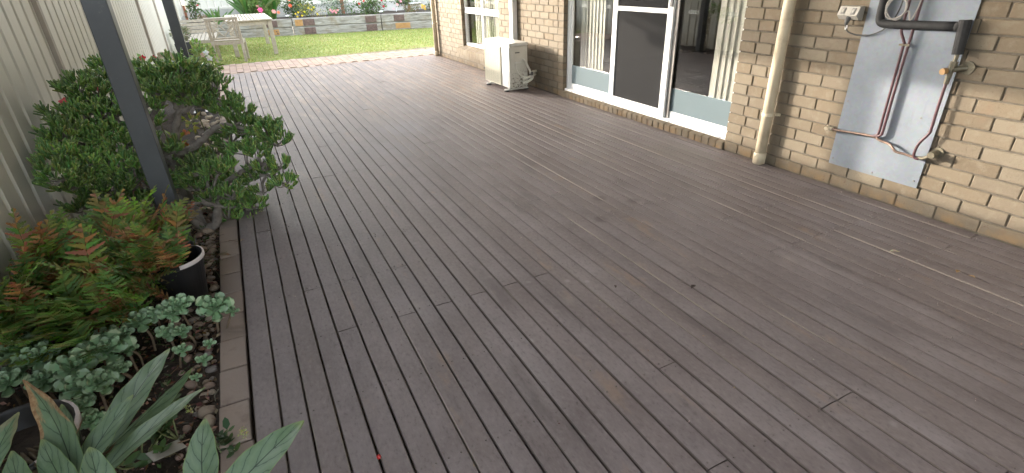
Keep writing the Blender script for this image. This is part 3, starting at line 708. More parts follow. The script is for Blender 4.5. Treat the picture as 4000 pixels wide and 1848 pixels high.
# ================================================================== FENCES
def ribbed(axis, a0, a1, fixed, z0, z1, phase, name, par, sgn=1):
    m = MB(); prof = []; a = a0; P = 0.2; pts = []
    k0 = math.floor((a0 - phase) / P); k = k0
    while phase + P * k < a1 + P:
        c = phase + P * k
        for d, h in ((-.024, 0), (-.013, .022), (.013, .022), (.024, 0), (.100, .0), ):
            pts.append((c + d, h))
        k += 1
    pts = [q for q in pts if a0 <= q[0] <= a1]; pts = [(a0, 0)] + pts + [(a1, 0)]
    for aa, h in pts:
        for z in (z0, z1):
            m.v.append(Vector((fixed + sgn * h, aa, z)) if axis == 'y' else Vector((aa, fixed - h, z)))
    for i in range(len(pts) - 1): m.face((i * 2, i * 2 + 2, i * 2 + 3, i * 2 + 1))
    return m.build(name, 'fence', par)
FXX = -5.045
fl = thing('sheet_fence', 'cream ribbed steel fence running along the garden bed', 'fence', (FXX, 8, -0.1))
joins = [-1.9, 0.55, 3.02, 5.44, 8.15, 10.86, 13.24, 15.7, 18.2, 20.75]
prev = -4.5
for j in joins:
    if prev < 12: ribbed('y', prev + .028, j - .028, FXX, -0.12 if prev < 13 else 0.3, 1.74, 4.37, 'sheet', fl, -1)
    else: ribbed('y', prev + .028, j - .028, FXX, -0.05 if prev < 15.5 else 0.62, 1.74, 4.37, 'sheet', fl, -1)
    dk = 'fence_post'
    MB().box((FXX - .03, j - .030, -.15), (FXX + .032, j - .003, 1.78), .003).box((FXX - .03, j + .003, -.15), (FXX + .032, j + .030, 1.78), .003).build('post', dk, fl)
    MB().box((FXX - .025, prev + .031, 1.735), (FXX + .028, j - .031, 1.775), .003).build('top_rail', 'fence', fl)
    if prev >= 15.5:
        MB().box((FXX - .05, prev + .031, -.1), (FXX + .01, j - .031, 0.62), .004).build('plinth', 'concrete', fl)
    prev = j
BY = 20.8
fb = thing('sheet_fence', 'cream ribbed steel fence on concrete plinth behind the raised flower bed', 'fence', (-1, BY, 0.4))
px_ = [-5.0, -2.52, -0.10, 2.32, 4.74]
for a, b in zip(px_[:-1], px_[1:]):
    ribbed('x', a + .06, b - .06, BY + .03, 0.80, 2.6, -4.9, 'sheet', fb)
    MB().box((a + .055, BY - .03, 0.745), (b - .055, BY + .045, 0.80), .004).build('bottom_rail', 'fence', fb)
    MB().box((a + .055, BY - .03, 0.50), (b - .055, BY + .03, 0.742), .006).build('plinth', 'concrete', fb)
    MB().box((a + .055, BY - .03, 0.10), (b - .055, BY + .03, 0.496), .006).build('plinth', 'concrete', fb)
for a in px_: MB().box((a - .05, BY - .055, 0.1), (a + .05, BY - .045, 0.90)).box((a - .006, BY - .045, .1), (a + .006, BY + .045, .90)).box((a - .05, BY + .046, .1), (a + .05, BY + .056, .90)).build('steel_post', 'rust_post', fb)

# ---- sleeper retaining wall
rw = thing('retaining_wall', 'two-high wall of weathered grey railway sleepers with rusty plates edging the lawn', 'wall', (-1.5, 18.8, -.05))
WR = math.atan2(-0.20, 1.0)
def wpt(x, dy=0.0, z=0.0): return Vector((x, WE(x) + dy, z))
joint = [-5.0, -4.55, -2.06, 0.60, 3.3]
def slp(xa, xb, z0, z1, seed):
    m = MB(); n = 14; rs = random.Random(seed); prof = []
    for k in range(n + 1):
        x = xa + (xb - xa) * k / n
        for (d, z) in ((0, z0), (0, z0), (0.0, z1), (0.24, z1), (0.24, z0)):
            pass
        w = lambda s: 0.010 * mnoise.noise(Vector((x * 1.7, s, seed)))
        for (d, z) in ((0.008 + w(1), z0 + .004), (w(2), z0 + .02 + w(7)), (w(3), z1 - .022), (0.012 + w(4), z1 - .002 + w(5)), (0.23, z1 + w(6)), (0.23, z0)):
            m.v.append(wpt(x, d, z))
    for k in range(n):
        for q in range(6):
            a = k * 6 + q; b = k * 6 + (q + 1) % 6; m.face((b, a, a + 6, b + 6))
    m.face(range(0, 6)); m.face([n * 6 + q for q in range(5, -1, -1)])
    return m.build('sleeper', 'sleeper', rw)
plates = {0: [(-2.62, 0)], 1: [(-1.60, 0), (0.18, 0)], 2: [(1.02, 0)], 3: []}
def plate(s, x, z0, z1, mat='rust_plate', wdt=.17, pr=.014, nails=True):
    xf = Matrix.Translation(wpt(x, 0, 0)) @ Matrix.Rotation(WR, 4, 'Z')
    m = MB().box((-wdt, -pr, z0), (wdt, 0.02, z1), .004, xf=xf); o = m.build('plate', mat, s)
    if nails:
        for dx, dz in ((-.10, .75), (.09, .62), (-.12, .35), (.11, .28)):
            c = Vector((dx, -pr, z0 + (z1 - z0) * dz)); mm = MB().box(c - Vector((.017, .014, .017)), c + Vector((.017, .002, .017)), .004, xf=xf); mm.build('bolt', 'rust_plate', s)
for k, (a, b) in enumerate(zip(joint[:-1], joint[1:])):
    top = slp(a + .012, b - .012, 0.203, 0.445, k * 3 + 1); bot = slp(a + .012, b - .018, -0.06, 0.198, k * 3 + 2)
    for x in {1: [-2.66], 2: [-1.58, 0.28], 3: [1.16]}.get(k, []):
        plate(top, x, 0.225, 0.415)
        if k == 2: plate(bot, x, -.02, 0.17)
        elif k == 1: plate(bot, x + .02, 0.0, 0.16, 'rust_stain', .16, .006, True)
        else: plate(bot, x + .1, 0.0, 0.165, 'rust_stain', .24, .005, False)
    if k == 2: plate(top, -1.87, .225, .41, 'rust_stain', .115, .004, False)
m = MB()
for k in range(41):
    x = -5 + 10 * k / 40
    for j in range(6): m.v.append(Vector((x, WE(x) + .2 + (BY - WE(x) - .2) * j / 5, .40 + .03 * mnoise.noise(Vector((x * 3, j, 0))))))
for k in range(40):
    for j in range(5): a = k * 6 + j; m.face((a, a + 6, a + 7, a + 1))
struct(m.build('raised_soil', 'soil', smooth=True))

# ================================================================== AIR CONDITIONER
AX0, AX1, AY0, AY1, AZ0, AZ1 = -0.475, -0.195, 6.815, 7.615, 0.045, 0.650
ac = thing('air_conditioner', 'cream split-system air conditioner condenser standing on the deck below the window', 'air conditioner', ((AX0 + AX1) / 2, (AY0 + AY1) / 2, 0))
MB().box((AX0, AY0, AZ0), (AX1, AY1, AZ1 - .045), .010).build('body', 'ac_side', ac)
MB().box((AX0 - .006, AY0 - .006, AZ1 - .046), (AX1 + .004, AY1 + .006, AZ1), .010).build('lid', 'ac_white', ac)
fp = MB().box((AX0 - .012, AY0 - .002, AZ0 + .012), (AX0 - .001, AY1 + .002, AZ1 - .050), .004).build('front_panel', 'ac_white', ac)
GY0, GY1, GZ0, GZ1 = 7.065, AY1 - .006, AZ0 + .03, AZ1 - .075
MB().box((AX0 - .014, GY0, GZ0), (AX0 - .0125, GY1, GZ1)).build('fan_opening', 'ac_dark', fp)
m = MB()
k = 0; z = GZ0 + .006
while z < GZ1:
    m.box((AX0 - .028, GY0 + .004, z), (AX0 - .017, GY1 - .004, z + .0062)); z += .0128
for q in range(8):
    yy = GY0 + .01 + (GY1 - GY0 - .026) * q / 7; m.box((AX0 - .0165, yy, GZ0), (AX0 - .0145, yy + .006, GZ1))
stuff(m.build('grille_bars', 'ac_grille', fp))
MB().box((AX0 - .030, GY0 - .010, GZ0 - .012), (AX0 - .013, GY0, GZ1 + .012), .003).box((AX0 - .030, GY1, GZ0 - .012), (AX0 - .013, GY1 + .006, GZ1 + .012), .003).box((AX0 - .030, GY0, GZ1), (AX0 - .013, GY1, GZ1 + .012), .003).box((AX0 - .030, GY0, GZ0 - .012), (AX0 - .013, GY1, GZ0), .003).build('grille_frame', 'ac_grille', fp)
for z0, z1 in ((.445, .565), (.325, .435), (.205, .315), (.075, .195)):
    MB().box((AX0 - .0165, 6.850, z0), (AX0 - .0115, 7.035, z1), .0025).build('trim_panel', 'ac_panel', fp)
m = MB(); c0 = Vector((AX0 - .0175, 6.945, .262))
for rad, mi, dx in ((1.0, 0, 0), (0.78, 1, -.0008)):
    oo = len(m.v)
    for a in range(24): m.v.append(c0 + Vector((dx, rad * .045 * math.cos(a * .2618), rad * .027 * math.sin(a * .2618))))
    m.face([oo + a for a in range(24)][::-1], mi)
m.build('oval_badge', ['badge_blue', 'badge_pale'], fp)
def text(s, size, loc, rot, mat, par, ext=0.0006):
    cu = bpy.data.curves.new('lettering', 'FONT'); cu.body = s; cu.size = size; cu.extrude = ext; cu.align_x = 'CENTER'; cu.align_y = 'CENTER'
    tmp = bpy.data.objects.new('tmp', cu); COL.objects.link(tmp); bpy.context.view_layer.update()
    me = bpy.data.meshes.new_from_object(tmp.evaluated_get(bpy.context.evaluated_depsgraph_get())); bpy.data.objects.remove(tmp)
    me.materials.clear(); me.materials.append(MATS[mat])
    o = link('lettering', me, par, loc, rot); return o
text('FUJITSU', .040, (AX0 - .0172, 6.943, .382), (R(90), 0, R(-90)), 'badge_red', fp)
text('Inverter', .014, (AX0 - .0190, 6.945, .262), (R(90), 0, R(-90)), 'badge_blue', fp)
# side facing the camera: handle recess, service cover, hoses, valves
MB().box((AX0 + .06, AY0 - .004, .40), (AX0 + .16, AY0 - .001, .56), .001).build('service_cover', 'ac_side', ac)
MB().box((AX0 + .080, AY0 - .0055, .515), (AX0 + .150, AY0 - .0045, .530)).build('handle_slot', 'ac_dark', ac)
MB().box((AX0 + .075, AY0 - .028, .385), (AX0 + .165, AY0 - .001, .403), .004).build('handle', 'ac_white', ac)
MB().box((AX0 + .15, AY0 - .016, .075), (AX0 + .245, AY0 - .001, .21), .006).build('valve_cover', 'ac_side', ac)
for pts, r in (([(AX0 + .082, AY0 - .018, .385), (AX0 + .09, AY0 - .03, .30), (AX0 + .14, AY0 - .05, .225), (AX0 + .22, AY0 - .055, .195), (AX1 + .03, AY0 - .05, .205)], .0095),
               ([(AX0 + .195, AY0 + .005, .425), (AX0 + .215, AY0 - .035, .420), (AX0 + .245, AY0 - .05, .35), (AX1 + .005, AY0 - .055, .27), (AX1 + .02, AY0 - .045, .215)], .014),
               ([(AX0 + .185, AY0 - .02, .115), (AX0 + .23, AY0 - .055, .125), (AX1 + .03, AY0 - .06, .165), (AX1 + .06, AY0 - .03, .225), (AX1 + .10, AY0 + .05, .23), (-0.005, AY0 + .10, .23)], .019),
               ([(AX0 + .18, AY0 - .02, .165), (AX0 + .22, AY0 - .06, .180), (AX1 + .03, AY0 - .055, .195), (AX1 + .09, AY0 - .0, .20), (-.005, AY0 + .12, .185)], .015)):
    MB().tube(spline(pts, 7), r, 9).build('hose', 'hose_white', ac, smooth=True)
for z in (.115, .165): MB().tube([(AX0 + .17, AY0 - .002, z), (AX0 + .17, AY0 - .035, z)], .014, 8).tube([(AX0 + .15, AY0 - .022, z), (AX0 + .20, AY0 - .024, z)], .010, 8).build('valve', 'old_brass', ac)
MB().tube([(AX1 + .005, AY0 - .052, .235), (AX1 + .045, AY0 - .05, .23)], .027, 9).build('binding', 'dark_cable', ac)
for yy in (AY0 + .09, AY1 - .10):
    MB().box((AX0 - .045, yy - .028, .014), (AX1 + .04, yy + .028, .028), .003).box((AX0 + .01, yy - .02, .028), (AX1 - .01, yy + .02, AZ0 + .002)).build('foot', 'ac_white', ac)
    for xx in (AX0 - .018, AX1 + .015): MB().lathe([(.036, 0), (.036, .010), (.030, .0135)], (xx, yy, .0005), 14).build('rubber_pad', 'rubber', ac)

# ================================================================== STEEL PANEL, PIPES, OUTLET
pn = thing('metal_panel', 'bluish galvanised steel sheet screwed to the brick wall behind the pipes', 'metal sheet', (0, 2.1, .155))
MB().box((-.0105, 1.797, .157), (-.0085, 2.408, 2.05)).build('sheet', 'galv', pn)
for yy, zz in ((2.385, .20), (1.825, .20), (2.385, .62), (1.83, .64), (2.385, 1.06), (1.90, .60), (1.835, .53), (2.09, .175), (1.825, 1.06)):
    MB().lathe([(.0055, 0), (.0055, .002), (.002, .0035)], (0, 0, 0), 8).mesh('x', 'screw_steel')
    m = MB().tube([(-.0105, yy, zz), (-.0135, yy, zz)], .0058, 8); m.build('screw', 'screw_steel', pn)
pw = thing('pipework', 'maroon and copper water pipes with brass valve over the steel panel', 'pipes', (-.04, 2.0, .36))
S = lambda pts, n=6: spline(pts, n)
XP = -.045
MB().tube(S([(XP, 2.165, 2.0), (XP, 2.152, 1.30), (XP, 2.150, 1.14), (XP, 2.146, 1.095), (XP, 2.118, 1.045), (XP, 2.112, 1.00), (XP, 2.106, .60), (XP, 2.104, .475), (XP, 2.112, .445), (XP, 2.14, .433)], 5), .0085, 10).build('pipe', 'red_pipe', pw, smooth=True)
MB().tube(S([(XP, 2.085, 2.0), (XP, 2.083, 1.30), (XP, 2.085, .80), (XP, 2.082, .49), (XP, 2.088, .452), (XP, 2.11, .436), (XP, 2.15, .431)], 5), .0085, 10).build('pipe', 'red_pipe', pw, smooth=True)
MB().tube(S([(XP, 2.46, .412), (XP, 2.35, .418), (XP, 2.20, .429), (XP, 2.11, .430)], 5), .0085, 8).build('pipe', 'tarnished_copper', pw, smooth=True)
MB().tube(S([(XP, 2.11, .43), (XP, 2.085, .415), (XP, 2.02, .405), (XP - .01, 1.985, .388), (XP - .01, 1.96, .370), (XP, 1.91, .366), (XP, 1.855, .360), (XP, 1.83, .358)], 5), .0085, 8).build('pipe', 'tarnished_copper', pw, smooth=True)
MB().tube(S([(XP - .006, 1.812, .835), (XP - .006, 1.812, .70), (XP - .006, 1.808, .56), (XP - .006, 1.812, .525), (XP - .012, 1.845, .455), (XP - .014, 1.852, .39), (XP - .010, 1.842, .362), (XP - .006, 1.82, .358)], 5), .0085, 10).build('pipe', 'red_pipe', pw, smooth=True)
MB().tube([(XP, 1.845, .36), (XP, 1.80, .368), (XP + .004, 1.77, .388), (XP + .006, 1.757, .40)], [.0095, .0115, .0125, .013], 10).tube([(-.004, 1.752, .41), (-.07, 1.755, .405)], .021, 12).build('elbow', 'old_brass', pw)
MB().tube([(-.001, 1.751, .41), (-.010, 1.751, .41)], .036, 16).build('flange', 'old_brass', pw)
MB().tube([(XP, 2.452, .412), (XP, 2.425, .414)], .016, 10).tube([(XP + .02, 2.47, .418), (XP - .018, 2.462, .413)], .013, 10).tube([(XP - .018, 2.448, .416), (XP - .03, 2.445, .416)], .009, 8).build('fitting', 'orange_plastic' if 0 else 'cream_pvc', pw)
MB().tube([(-.012, 2.46, .42), (-.05, 2.462, .412)], .010, 8).build('fitting_stem', 'old_brass', pw)
v = MB().tube([(XP - .006, 1.812, .83), (XP - .006, 1.812, .865)], .0145, 8).tube([(XP - .006, 1.812, .865), (XP - .006, 1.810, .905)], .017, 8).tube([(XP - .006, 1.810, .905), (XP - .006, 1.806, .96)], .020, 6).tube([(XP - .006, 1.806, .96), (XP - .004, 1.806, 1.02)], .012, 8)
v.tube([(-.003, 1.757, .925), (-.055, 1.80, .915)], .017, 10).build('valve', 'old_brass', pw)
MB().tube([(XP - .012, 1.826, .905), (XP - .045, 1.835, .902)], [.017, .019], 12).build('valve_cap', 'orange_plastic', pw)
MB().tube([(-.001, 1.752, .925), (-.011, 1.752, .925)], .038, 16).build('flange', 'old_brass', pw)
MB().tube(S([(-.05, 2.305, 2.0), (-.05, 2.300, 1.32), (-.05, 2.298, 1.20), (-.05, 2.290, 1.155), (-.05, 2.262, 1.140), (-.05, 2.20, 1.139), (-.05, 1.86, 1.148)], 6), .0255, 12).tube([(-.05, 1.86, 1.148), (-.05, 1.83, 1.149)], .0255, 12).build('pipe_lagging', 'black_foam', pw, smooth=True)
MB().tube([(-.05, 1.822, 1.185), (-.05, 1.806, 1.0)], [.031, .029], 12).build('pipe_lagging', 'black_foam', pw, smooth=False)
MB().box((-.058, 2.095, 1.018), (-.011, 2.135, 1.030), .002).box((-.058, 2.072, 1.018), (-.050, 2.10, 1.030), .001).build('saddle_clip', 'old_brass', pw)
coil = []
for k in range(60):
    a = k / 59 * math.pi * 2 * 2.6; r = .062 + .006 * math.sin(k * .7); coil.append((-.085 - .004 * math.sin(a * .5), 2.195 + r * math.cos(a) * .95, 1.235 + r * math.sin(a) * 1.05))
cb = MB().tube(coil, .0042, 6).tube(S([coil[-1], (-.08, 2.12, 1.22), (-.075, 2.10, 1.17), (-.07, 2.08, 1.24), (-.06, 2.07, 1.40)], 6), .0042, 6).build('cable_coil', 'grey_cable', None, smooth=True)
tag(cb, 'coil of thin grey cable hung over the maroon pipes', 'cable')
po = thing('power_outlet', 'weatherproof double power outlet with plug on the brick wall', 'power outlet', (0, 2.505, 1.15))
m = MB(); W0, W1 = 2.437, 2.572
prof = [(0, 1.145), (-.042, 1.150), (-.075, 1.178), (-.052, 1.232), (0, 1.236)]
for yy in (W0, W1): m.v += [Vector((x, yy, z)) for x, z in prof]
for k in range(5): a, b = k, (k + 1) % 5; m.face((a, a + 5, b + 5, b))
m.face((0, 1, 2, 3, 4)); m.face((9, 8, 7, 6, 5)); m.build('housing', 'outlet_plastic', po)
for yy in (2.470, 2.538):
    d = Vector((-.052 + .075, 0, .054)).normalized(); c = Vector((-.0645, yy, 1.2045)); nrm = Vector((-.054, 0, .023)).normalized()
    xf = Matrix.Translation(c) @ Matrix((Vector((nrm.x, 0, d.x)), Vector((0, 1, 0)), Vector((nrm.z, 0, d.z)))).to_4x4()
    MB().box((-.004, -.014, -.022), (.0045, .014, .022), .003, xf=xf).build('switch', 'outlet_dark', po)
    MB().box((.0046, -.007, -.010), (.009, .007, .010), .002, xf=xf).build('rocker', 'outlet_plastic', po)
MB().tube([(-.055, 2.497, 1.168), (-.066, 2.498, 1.140), (-.066, 2.500, 1.118)], [.016, .014, .010], 10).build('plug', 'dark_cable', po)
MB().box((-.068, 2.486, 1.088), (-.060, 2.502, 1.118), .003).build('plug_tag', 'white', po)
MB().tube(S([(-.066, 2.500, 1.118), (-.06, 2.475, 1.075), (-.04, 2.41, 1.058), (-.03, 2.34, 1.065), (-.03, 2.27, 1.10), (-.03, 2.23, 1.15), (-.05, 2.19, 1.25), (-.05, 2.18, 1.5)], 7), .0045, 7).build('cable', 'dark_cable', po, smooth=True)

# ================================================================== GARDEN FURNITURE
tb = thing('garden_table', 'long slatted weathered timber table standing on the lawn', 'table', (-3.41, 15.5, -.04))
TX0, TX1, TY0, TY1, TZ = -3.88, -2.90, 14.12, 16.86, 0.735
for xx in (TX0 + .03, TX1 - .12):
    for yy in (TY0 + .03, TY1 - .12):
        MB().box((xx, yy, -.04), (xx + .09, yy + .09, TZ - .03), .005).build('leg', 'timber', tb)
fr = MB().box((TX0, TY0, TZ - .028), (TX0 + .08, TY1, TZ), .004).box((TX1 - .08, TY0, TZ - .028), (TX1, TY1, TZ), .004).box((TX0 + .082, TY0, TZ - .028), (TX1 - .082, TY0 + .08, TZ), .004).box((TX0 + .082, TY1 - .08, TZ - .028), (TX1 - .082, TY1, TZ), .004).build('top_frame', 'timber', tb)
n = 11; wdt = (TX1 - TX0 - .164) / n
for k in range(n): MB().box((TX0 + .082 + wdt * k + .011, TY0 + .084, TZ - .024), (TX0 + .082 + wdt * (k + 1) - .011, TY1 - .084, TZ - .001), .003).build('slat', 'timber', tb)
MB().box((TX0 + .125, TY0 + .04, TZ - .12), (TX1 - .125, TY0 + .065, TZ - .030)).build('apron', 'timber', tb)
MB().box((TX0 + .125, TY1 - .065, TZ - .12), (TX1 - .125, TY1 - .04, TZ - .030)).build('apron', 'timber', tb)
for xx in (TX0 + .04, TX1 - .065): MB().box((xx, TY0 + .125, TZ - .12), (xx + .025, TY1 - .125, TZ - .030)).build('apron', 'timber', tb)

ch = thing('garden_chair', 'weathered timber chair with crossed lattice back drawn up to the table', 'chair', (-3.94, 13.32, -.04), rz=R(-8))
L = dict(local=True); CW = .285
for s in (-1, 1):
    x = s * CW
    m = MB()   # back leg kinked into the back stile
    for (y0, z0), (y1, z1) in (((-.03, 0), (.03, .43)), ((.03, .43), (-.055, .90))):
        d = (Vector((0, y1, z1)) - Vector((0, y0, z0))); ln = d.length; xf = Matrix.Translation((x, y0, z0)) @ Matrix.Rotation(-math.atan2(d.y, d.z), 4, 'X')
        m.box((-.028, -.020, 0), (.028, .020, ln), .004, xf=xf)
    m.build('back_leg', 'timber', ch, **L)
    MB().box((x - .025, .44, 0), (x + .025, .485, .43), .004).build('front_leg', 'timber', ch, **L)
    MB().box((x - .012, .05, .36), (x + .012, .445, .425)).build('side_rail', 'timber', ch, **L)
MB().box((-CW + .03, .005, .355), (CW - .03, .03, .425), .003).build('rear_rail', 'timber', ch, **L)
for k in range(7): MB().box((-CW + .032, .035 + .068 * k, .428), (CW - .032, .035 + .068 * k + .06, .448), .003).build('seat_slat', 'timber', ch, **L)
BXF = Matrix.Translation((0, .03, .43)) @ Matrix.Rotation(math.atan2(.085, .47), 4, 'X')
MB().box((-CW + .03, -.014, .035), (CW - .03, .014, .075), .003, xf=BXF).build('back_rail', 'timber', ch, **L)
MB().box((-CW - .03, -.022, .425), (CW + .03, .022, .478), .005, xf=BXF).build('top_rail', 'timber', ch, **L)
for s in (-1, 1): MB().box((s * (CW - .062) - .018, -.012, .076), (s * (CW - .062) + .018, .012, .424), .003, xf=BXF).build('inner_stile', 'timber', ch, **L)
def bar(a, b, d=0.0):
    a = Vector(a); b = Vector(b); ln = (b - a).length; an = math.atan2(b.y - a.y, b.x - a.x)
    xf = BXF @ Matrix.Translation((a.x, d, a.y)) @ Matrix.Rotation(-an, 4, 'Y')
    MB().box((0, -.008, -.010), (ln, .008, .010), .002, xf=xf).build('lattice_bar', 'timber', ch, **L)
X1 = CW - .08; z0, z1 = .078, .422; zm = (z0 + z1) / 2
for a, b, d in (((-X1, z0 + .10), (-X1 + .15, z1), 0), ((-X1, zm + .02), (.0, z0), .004), ((-X1 + .05, z1), (.03, zm - .04), -.004), ((-.02, z0 + .02), (X1, z1 - .08), 0), ((-.06, zm + .03), (.08, z1), .004),
                ((.02, z1 - .03), (X1, zm), -.004), ((.06, zm - .02), (X1 - .02, z0), .005), ((-X1 + .02, z0), (-.09, zm - .06), .0), ((.10, z1 - .03), (X1 - .02, z1), .0), ((-X1, z1 - .06), (-.11, zm + .04), .005), ((.07, z0 + .05), (X1, zm - .01), 0)):
    bar(a, b, d)

db = thing('slatted_daybed', 'low grey timber corner bench with slatted seat and back by the fence', 'bench', (-4.6, 16.2, -.04))
BX0, BX1, BY0, BY1, BZ = -4.98, -4.16, 15.15, 17.3, .30
for xx in (BX0 + .02, BX1 - .07):
    for yy in (BY0 + .01, BY1 - .06): MB().box((xx, yy, -.04), (xx + .05, yy + .05, BZ - .03), .003).build('leg', 'timber', db)
for q in (BY0, BY1 - .03): MB().box((BX0, q, BZ - .075), (BX1, q + .03, BZ), .004).build('seat_frame', 'timber', db)
for k in range(9):
    xx = BX0 + (BX1 - BX0) * k / 9
    for ya, yb in ((BY0 + .035, BY0 + .70), (BY0 + .74, BY0 + 1.40), (BY0 + 1.44, BY1 - .035)): MB().box((xx + .008, ya, BZ - .02), (xx + .083, yb, BZ - .002), .003).build('seat_slat', 'timber', db)
for q in (BY0 + .705, BY0 + 1.405): MB().box((BX0, q, BZ - .05), (BX1, q + .03, BZ), .003).build('seat_rail', 'timber', db)
for k in range(4): MB().box((BX0 + .02, BY1 - .005 + .05 * k, BZ + .02 + .085 * k), (BX1 + .05, BY1 + .018 + .05 * k, BZ + .088 + .085 * k), .003).build('back_slat', 'timber', db)
for k in range(4): MB().box((BX0 - .01 - .012 * k, BY0 + .5, BZ + .03 + .10 * k), (BX0 + .012 - .012 * k, BY1 + .1, BZ + .10 + .10 * k), .003).build('side_slat', 'timber', db)

pp = thing('planter', 'dark square planter holding a pale bushy plant beside the bench', 'planter', (-4.78, 14.0, -.04))
m = MB(); c = Vector((-4.80, 14.0, 0)); z0, z1 = -.04, .36
for w_, z in ((.12, z0), (.155, z1), (.135, z1), (.13, z1 - .05)): m.v += [c + Vector((sx * w_, sy * w_, z)) for sx, sy in ((-1, -1), (1, -1), (1, 1), (-1, 1))]
for r_ in range(3):
    for k in range(4): a = r_ * 4 + k; b = r_ * 4 + (k + 1) % 4; m.face((a, b, b + 4, a + 4))
m.face((12, 13, 14, 15)); m.face((3, 2, 1, 0)); m.build('pot', 'planter_dark', pp)

def leaf_cloud(m, ctr, rad, n, size, cols, shell=0.5, up=0.3, flat=1.0, aspect=2.2):
    ctr = Vector(ctr)
    for k in range(n):
        d = rv().normalized(); r = (shell + (1 - shell) * random.random()) if random.random() < .8 else random.random()
        lump = 1 + 0.25 * mnoise.noise(Vector((d.x, d.y, d.z)) * 2.4 + ctr * 3)
        p = ctr + Vector((d.x * rad[0], d.y * rad[1], d.z * rad[2])) * r * lump
        ax = (d + rv(.9) + Vector((0, 0, up))).normalized(); nn = ax.cross(rv()).normalized(); s = size * random.uniform(.6, 1.3); w_ = s / aspect
        sd_ = ax.cross(nn).normalized()
        m.add([p, p + ax * s * .45 + sd_ * w_ * .5 + nn * s * .06, p + ax * s, p + ax * s * .45 - sd_ * w_ * .5 + nn * s * .06], [(0, 1, 2), (0, 2, 3)], c=jit(random.choice(cols), .22))
m = MB(); leaf_cloud(m, (-4.80, 14.0, .54), (.20, .19, .17), 900, .045, [(0.20, 0.23, 0.13), (0.26, 0.27, 0.17), (0.15, 0.18, 0.09), (0.30, 0.27, 0.19)])
m.build('foliage', 'thin_leaf', pp)
MB().tube([(-4.8, 14, .30), (-4.79, 14.01, .5)], .015, 6).build('stem', 'stem_brown', pp)

# stacked limestone blocks by the far post
lt = thing('limestone_stack', 'stack of rough cream limestone blocks beside the far charcoal post', 'stone stack', (-4.64, 8.55, -.06))
z = -.06
for k in range(7):
    h = random.uniform(.10, .125) if k < 6 else .135; w0, d0 = random.uniform(.068, .082), random.uniform(.07, .09)
    m = MB().box((-w0, -d0, 0), (w0, d0, h - .004), .016)
    for q in m.v: q += Vector((mnoise.noise(q * 25 + Vector((k, 0, 0))), mnoise.noise(q * 25 + Vector((0, k, 5))), 0)) * .010
    o = m.build('block', 'limestone', lt, local=True); o.location = (random.uniform(-.008, .008), random.uniform(-.01, .01), z + .06); o.rotation_euler.z = random.uniform(-.15, .15); z += h
ww = MB().tube(S([(-4.56, 8.46, .50), (-4.52, 8.30, .475), (-4.49, 8.285, .52), (-4.47, 8.27, .50), (-4.42, 8.285, .515), (-4.355, 8.29, .50), (-4.345, 8.33, .49)], 6), .0022, 5).build('wire_tie', 'wire', None)
tag(ww, 'thin wire looped between the limestone stack and the far post', 'wire')

# ================================================================== PLANTS ON THE LEFT
GZ = -.058
# ---- finger-leaved jade
jade = thing('jade_plant', 'large jade plant with finger-like green leaves and thick grey branches', 'shrub', (-4.25, 4.05, GZ))
pads = [(600,290,4.6,.11),(690,275,4.6,.12),(765,300,4.7,.11),(640,350,4.45,.11),(740,360,4.45,.12),(830,345,4.6,.10),(790,405,4.5,.10),(875,420,4.5,.10),(935,440,4.5,.09),(565,400,4.55,.10),(555,330,4.6,.09),(590,480,4.75,.08),
 (960,500,4.4,.11),(1040,515,4.3,.10),(1080,555,4.2,.085),(900,540,4.55,.10),(850,610,4.7,.10),(960,590,4.3,.09),(1010,600,4.25,.08),(1035,655,4.2,.07),(1090,650,4.15,.065),(1110,715,4.1,.065),(990,685,4.3,.08),(770,650,4.75,.10),(640,640,4.75,.1),(830,700,4.6,.10),(905,720,4.4,.1),
 (870,800,4.2,.09),(940,800,4.2,.09),(1000,795,4.15,.07),(1030,745,4.15,.06),(960,850,4.1,.065),(890,850,4.12,.06),(700,705,4.25,.10),(775,665,4.2,.10),(850,665,4.15,.09),(900,765,4.1,.08),(640,730,4.25,.09),(620,810,4.15,.07),(560,560,4.4,.08),(640,590,4.35,.09),(760,730,4.15,.08),(740,620,4.5,.08),(820,770,4.1,.07),(700,360,4.5,.10),
 (420,265,5.0,.09),(400,310,4.8,.08),(305,345,4.6,.10),(365,370,4.6,.10),(265,450,4.5,.1),(340,450,4.5,.13),(430,440,4.5,.12),(255,520,4.45,.10),(325,540,4.4,.13),(420,530,4.4,.12),(490,560,4.35,.1),(245,595,4.4,.09),(305,640,4.3,.12),(400,640,4.3,.13),(490,650,4.25,.11),(235,690,4.3,.09),(275,720,4.25,.1),(360,735,4.2,.11),(450,740,4.15,.11),(525,700,4.2,.08),(430,800,4.15,.08),(320,810,4.15,.07),(540,790,4.15,.07),(210,650,4.3,.07)]
BR = []
def limb(pts, r0, r1):
    q = spline([px(*p) for p in pts], 5); n = len(q)
    q = [p + rv(.008) if 0 < i < n - 1 else p for i, p in enumerate(q)]
    rr = [(0.85 * r0 + (0.85 * r1 - 0.85 * r0) * i / (n - 1)) * random.uniform(.9, 1.15) for i in range(n)]
    BR.append((q, rr)); return q
trunk = MB()
limb([(815, 935, 4.0), (790, 880, 4.1), (745, 790, 4.3), (705, 680, 4.42), (700, 600, 4.45), (686, 510, 4.45), (700, 440, 4.45), (715, 400, 4.45)], .046, .022)
limb([(700, 600, 4.45), (752, 578, 4.42), (805, 530, 4.38), (850, 495, 4.36), (905, 492, 4.36), (960, 510, 4.34), (1030, 530, 4.28)], .032, .012)
limb([(700, 440, 4.45), (684, 405, 4.45), (660, 360, 4.45)], .024, .012); limb([(712, 440, 4.45), (760, 395, 4.47), (810, 380, 4.52)], .024, .012)
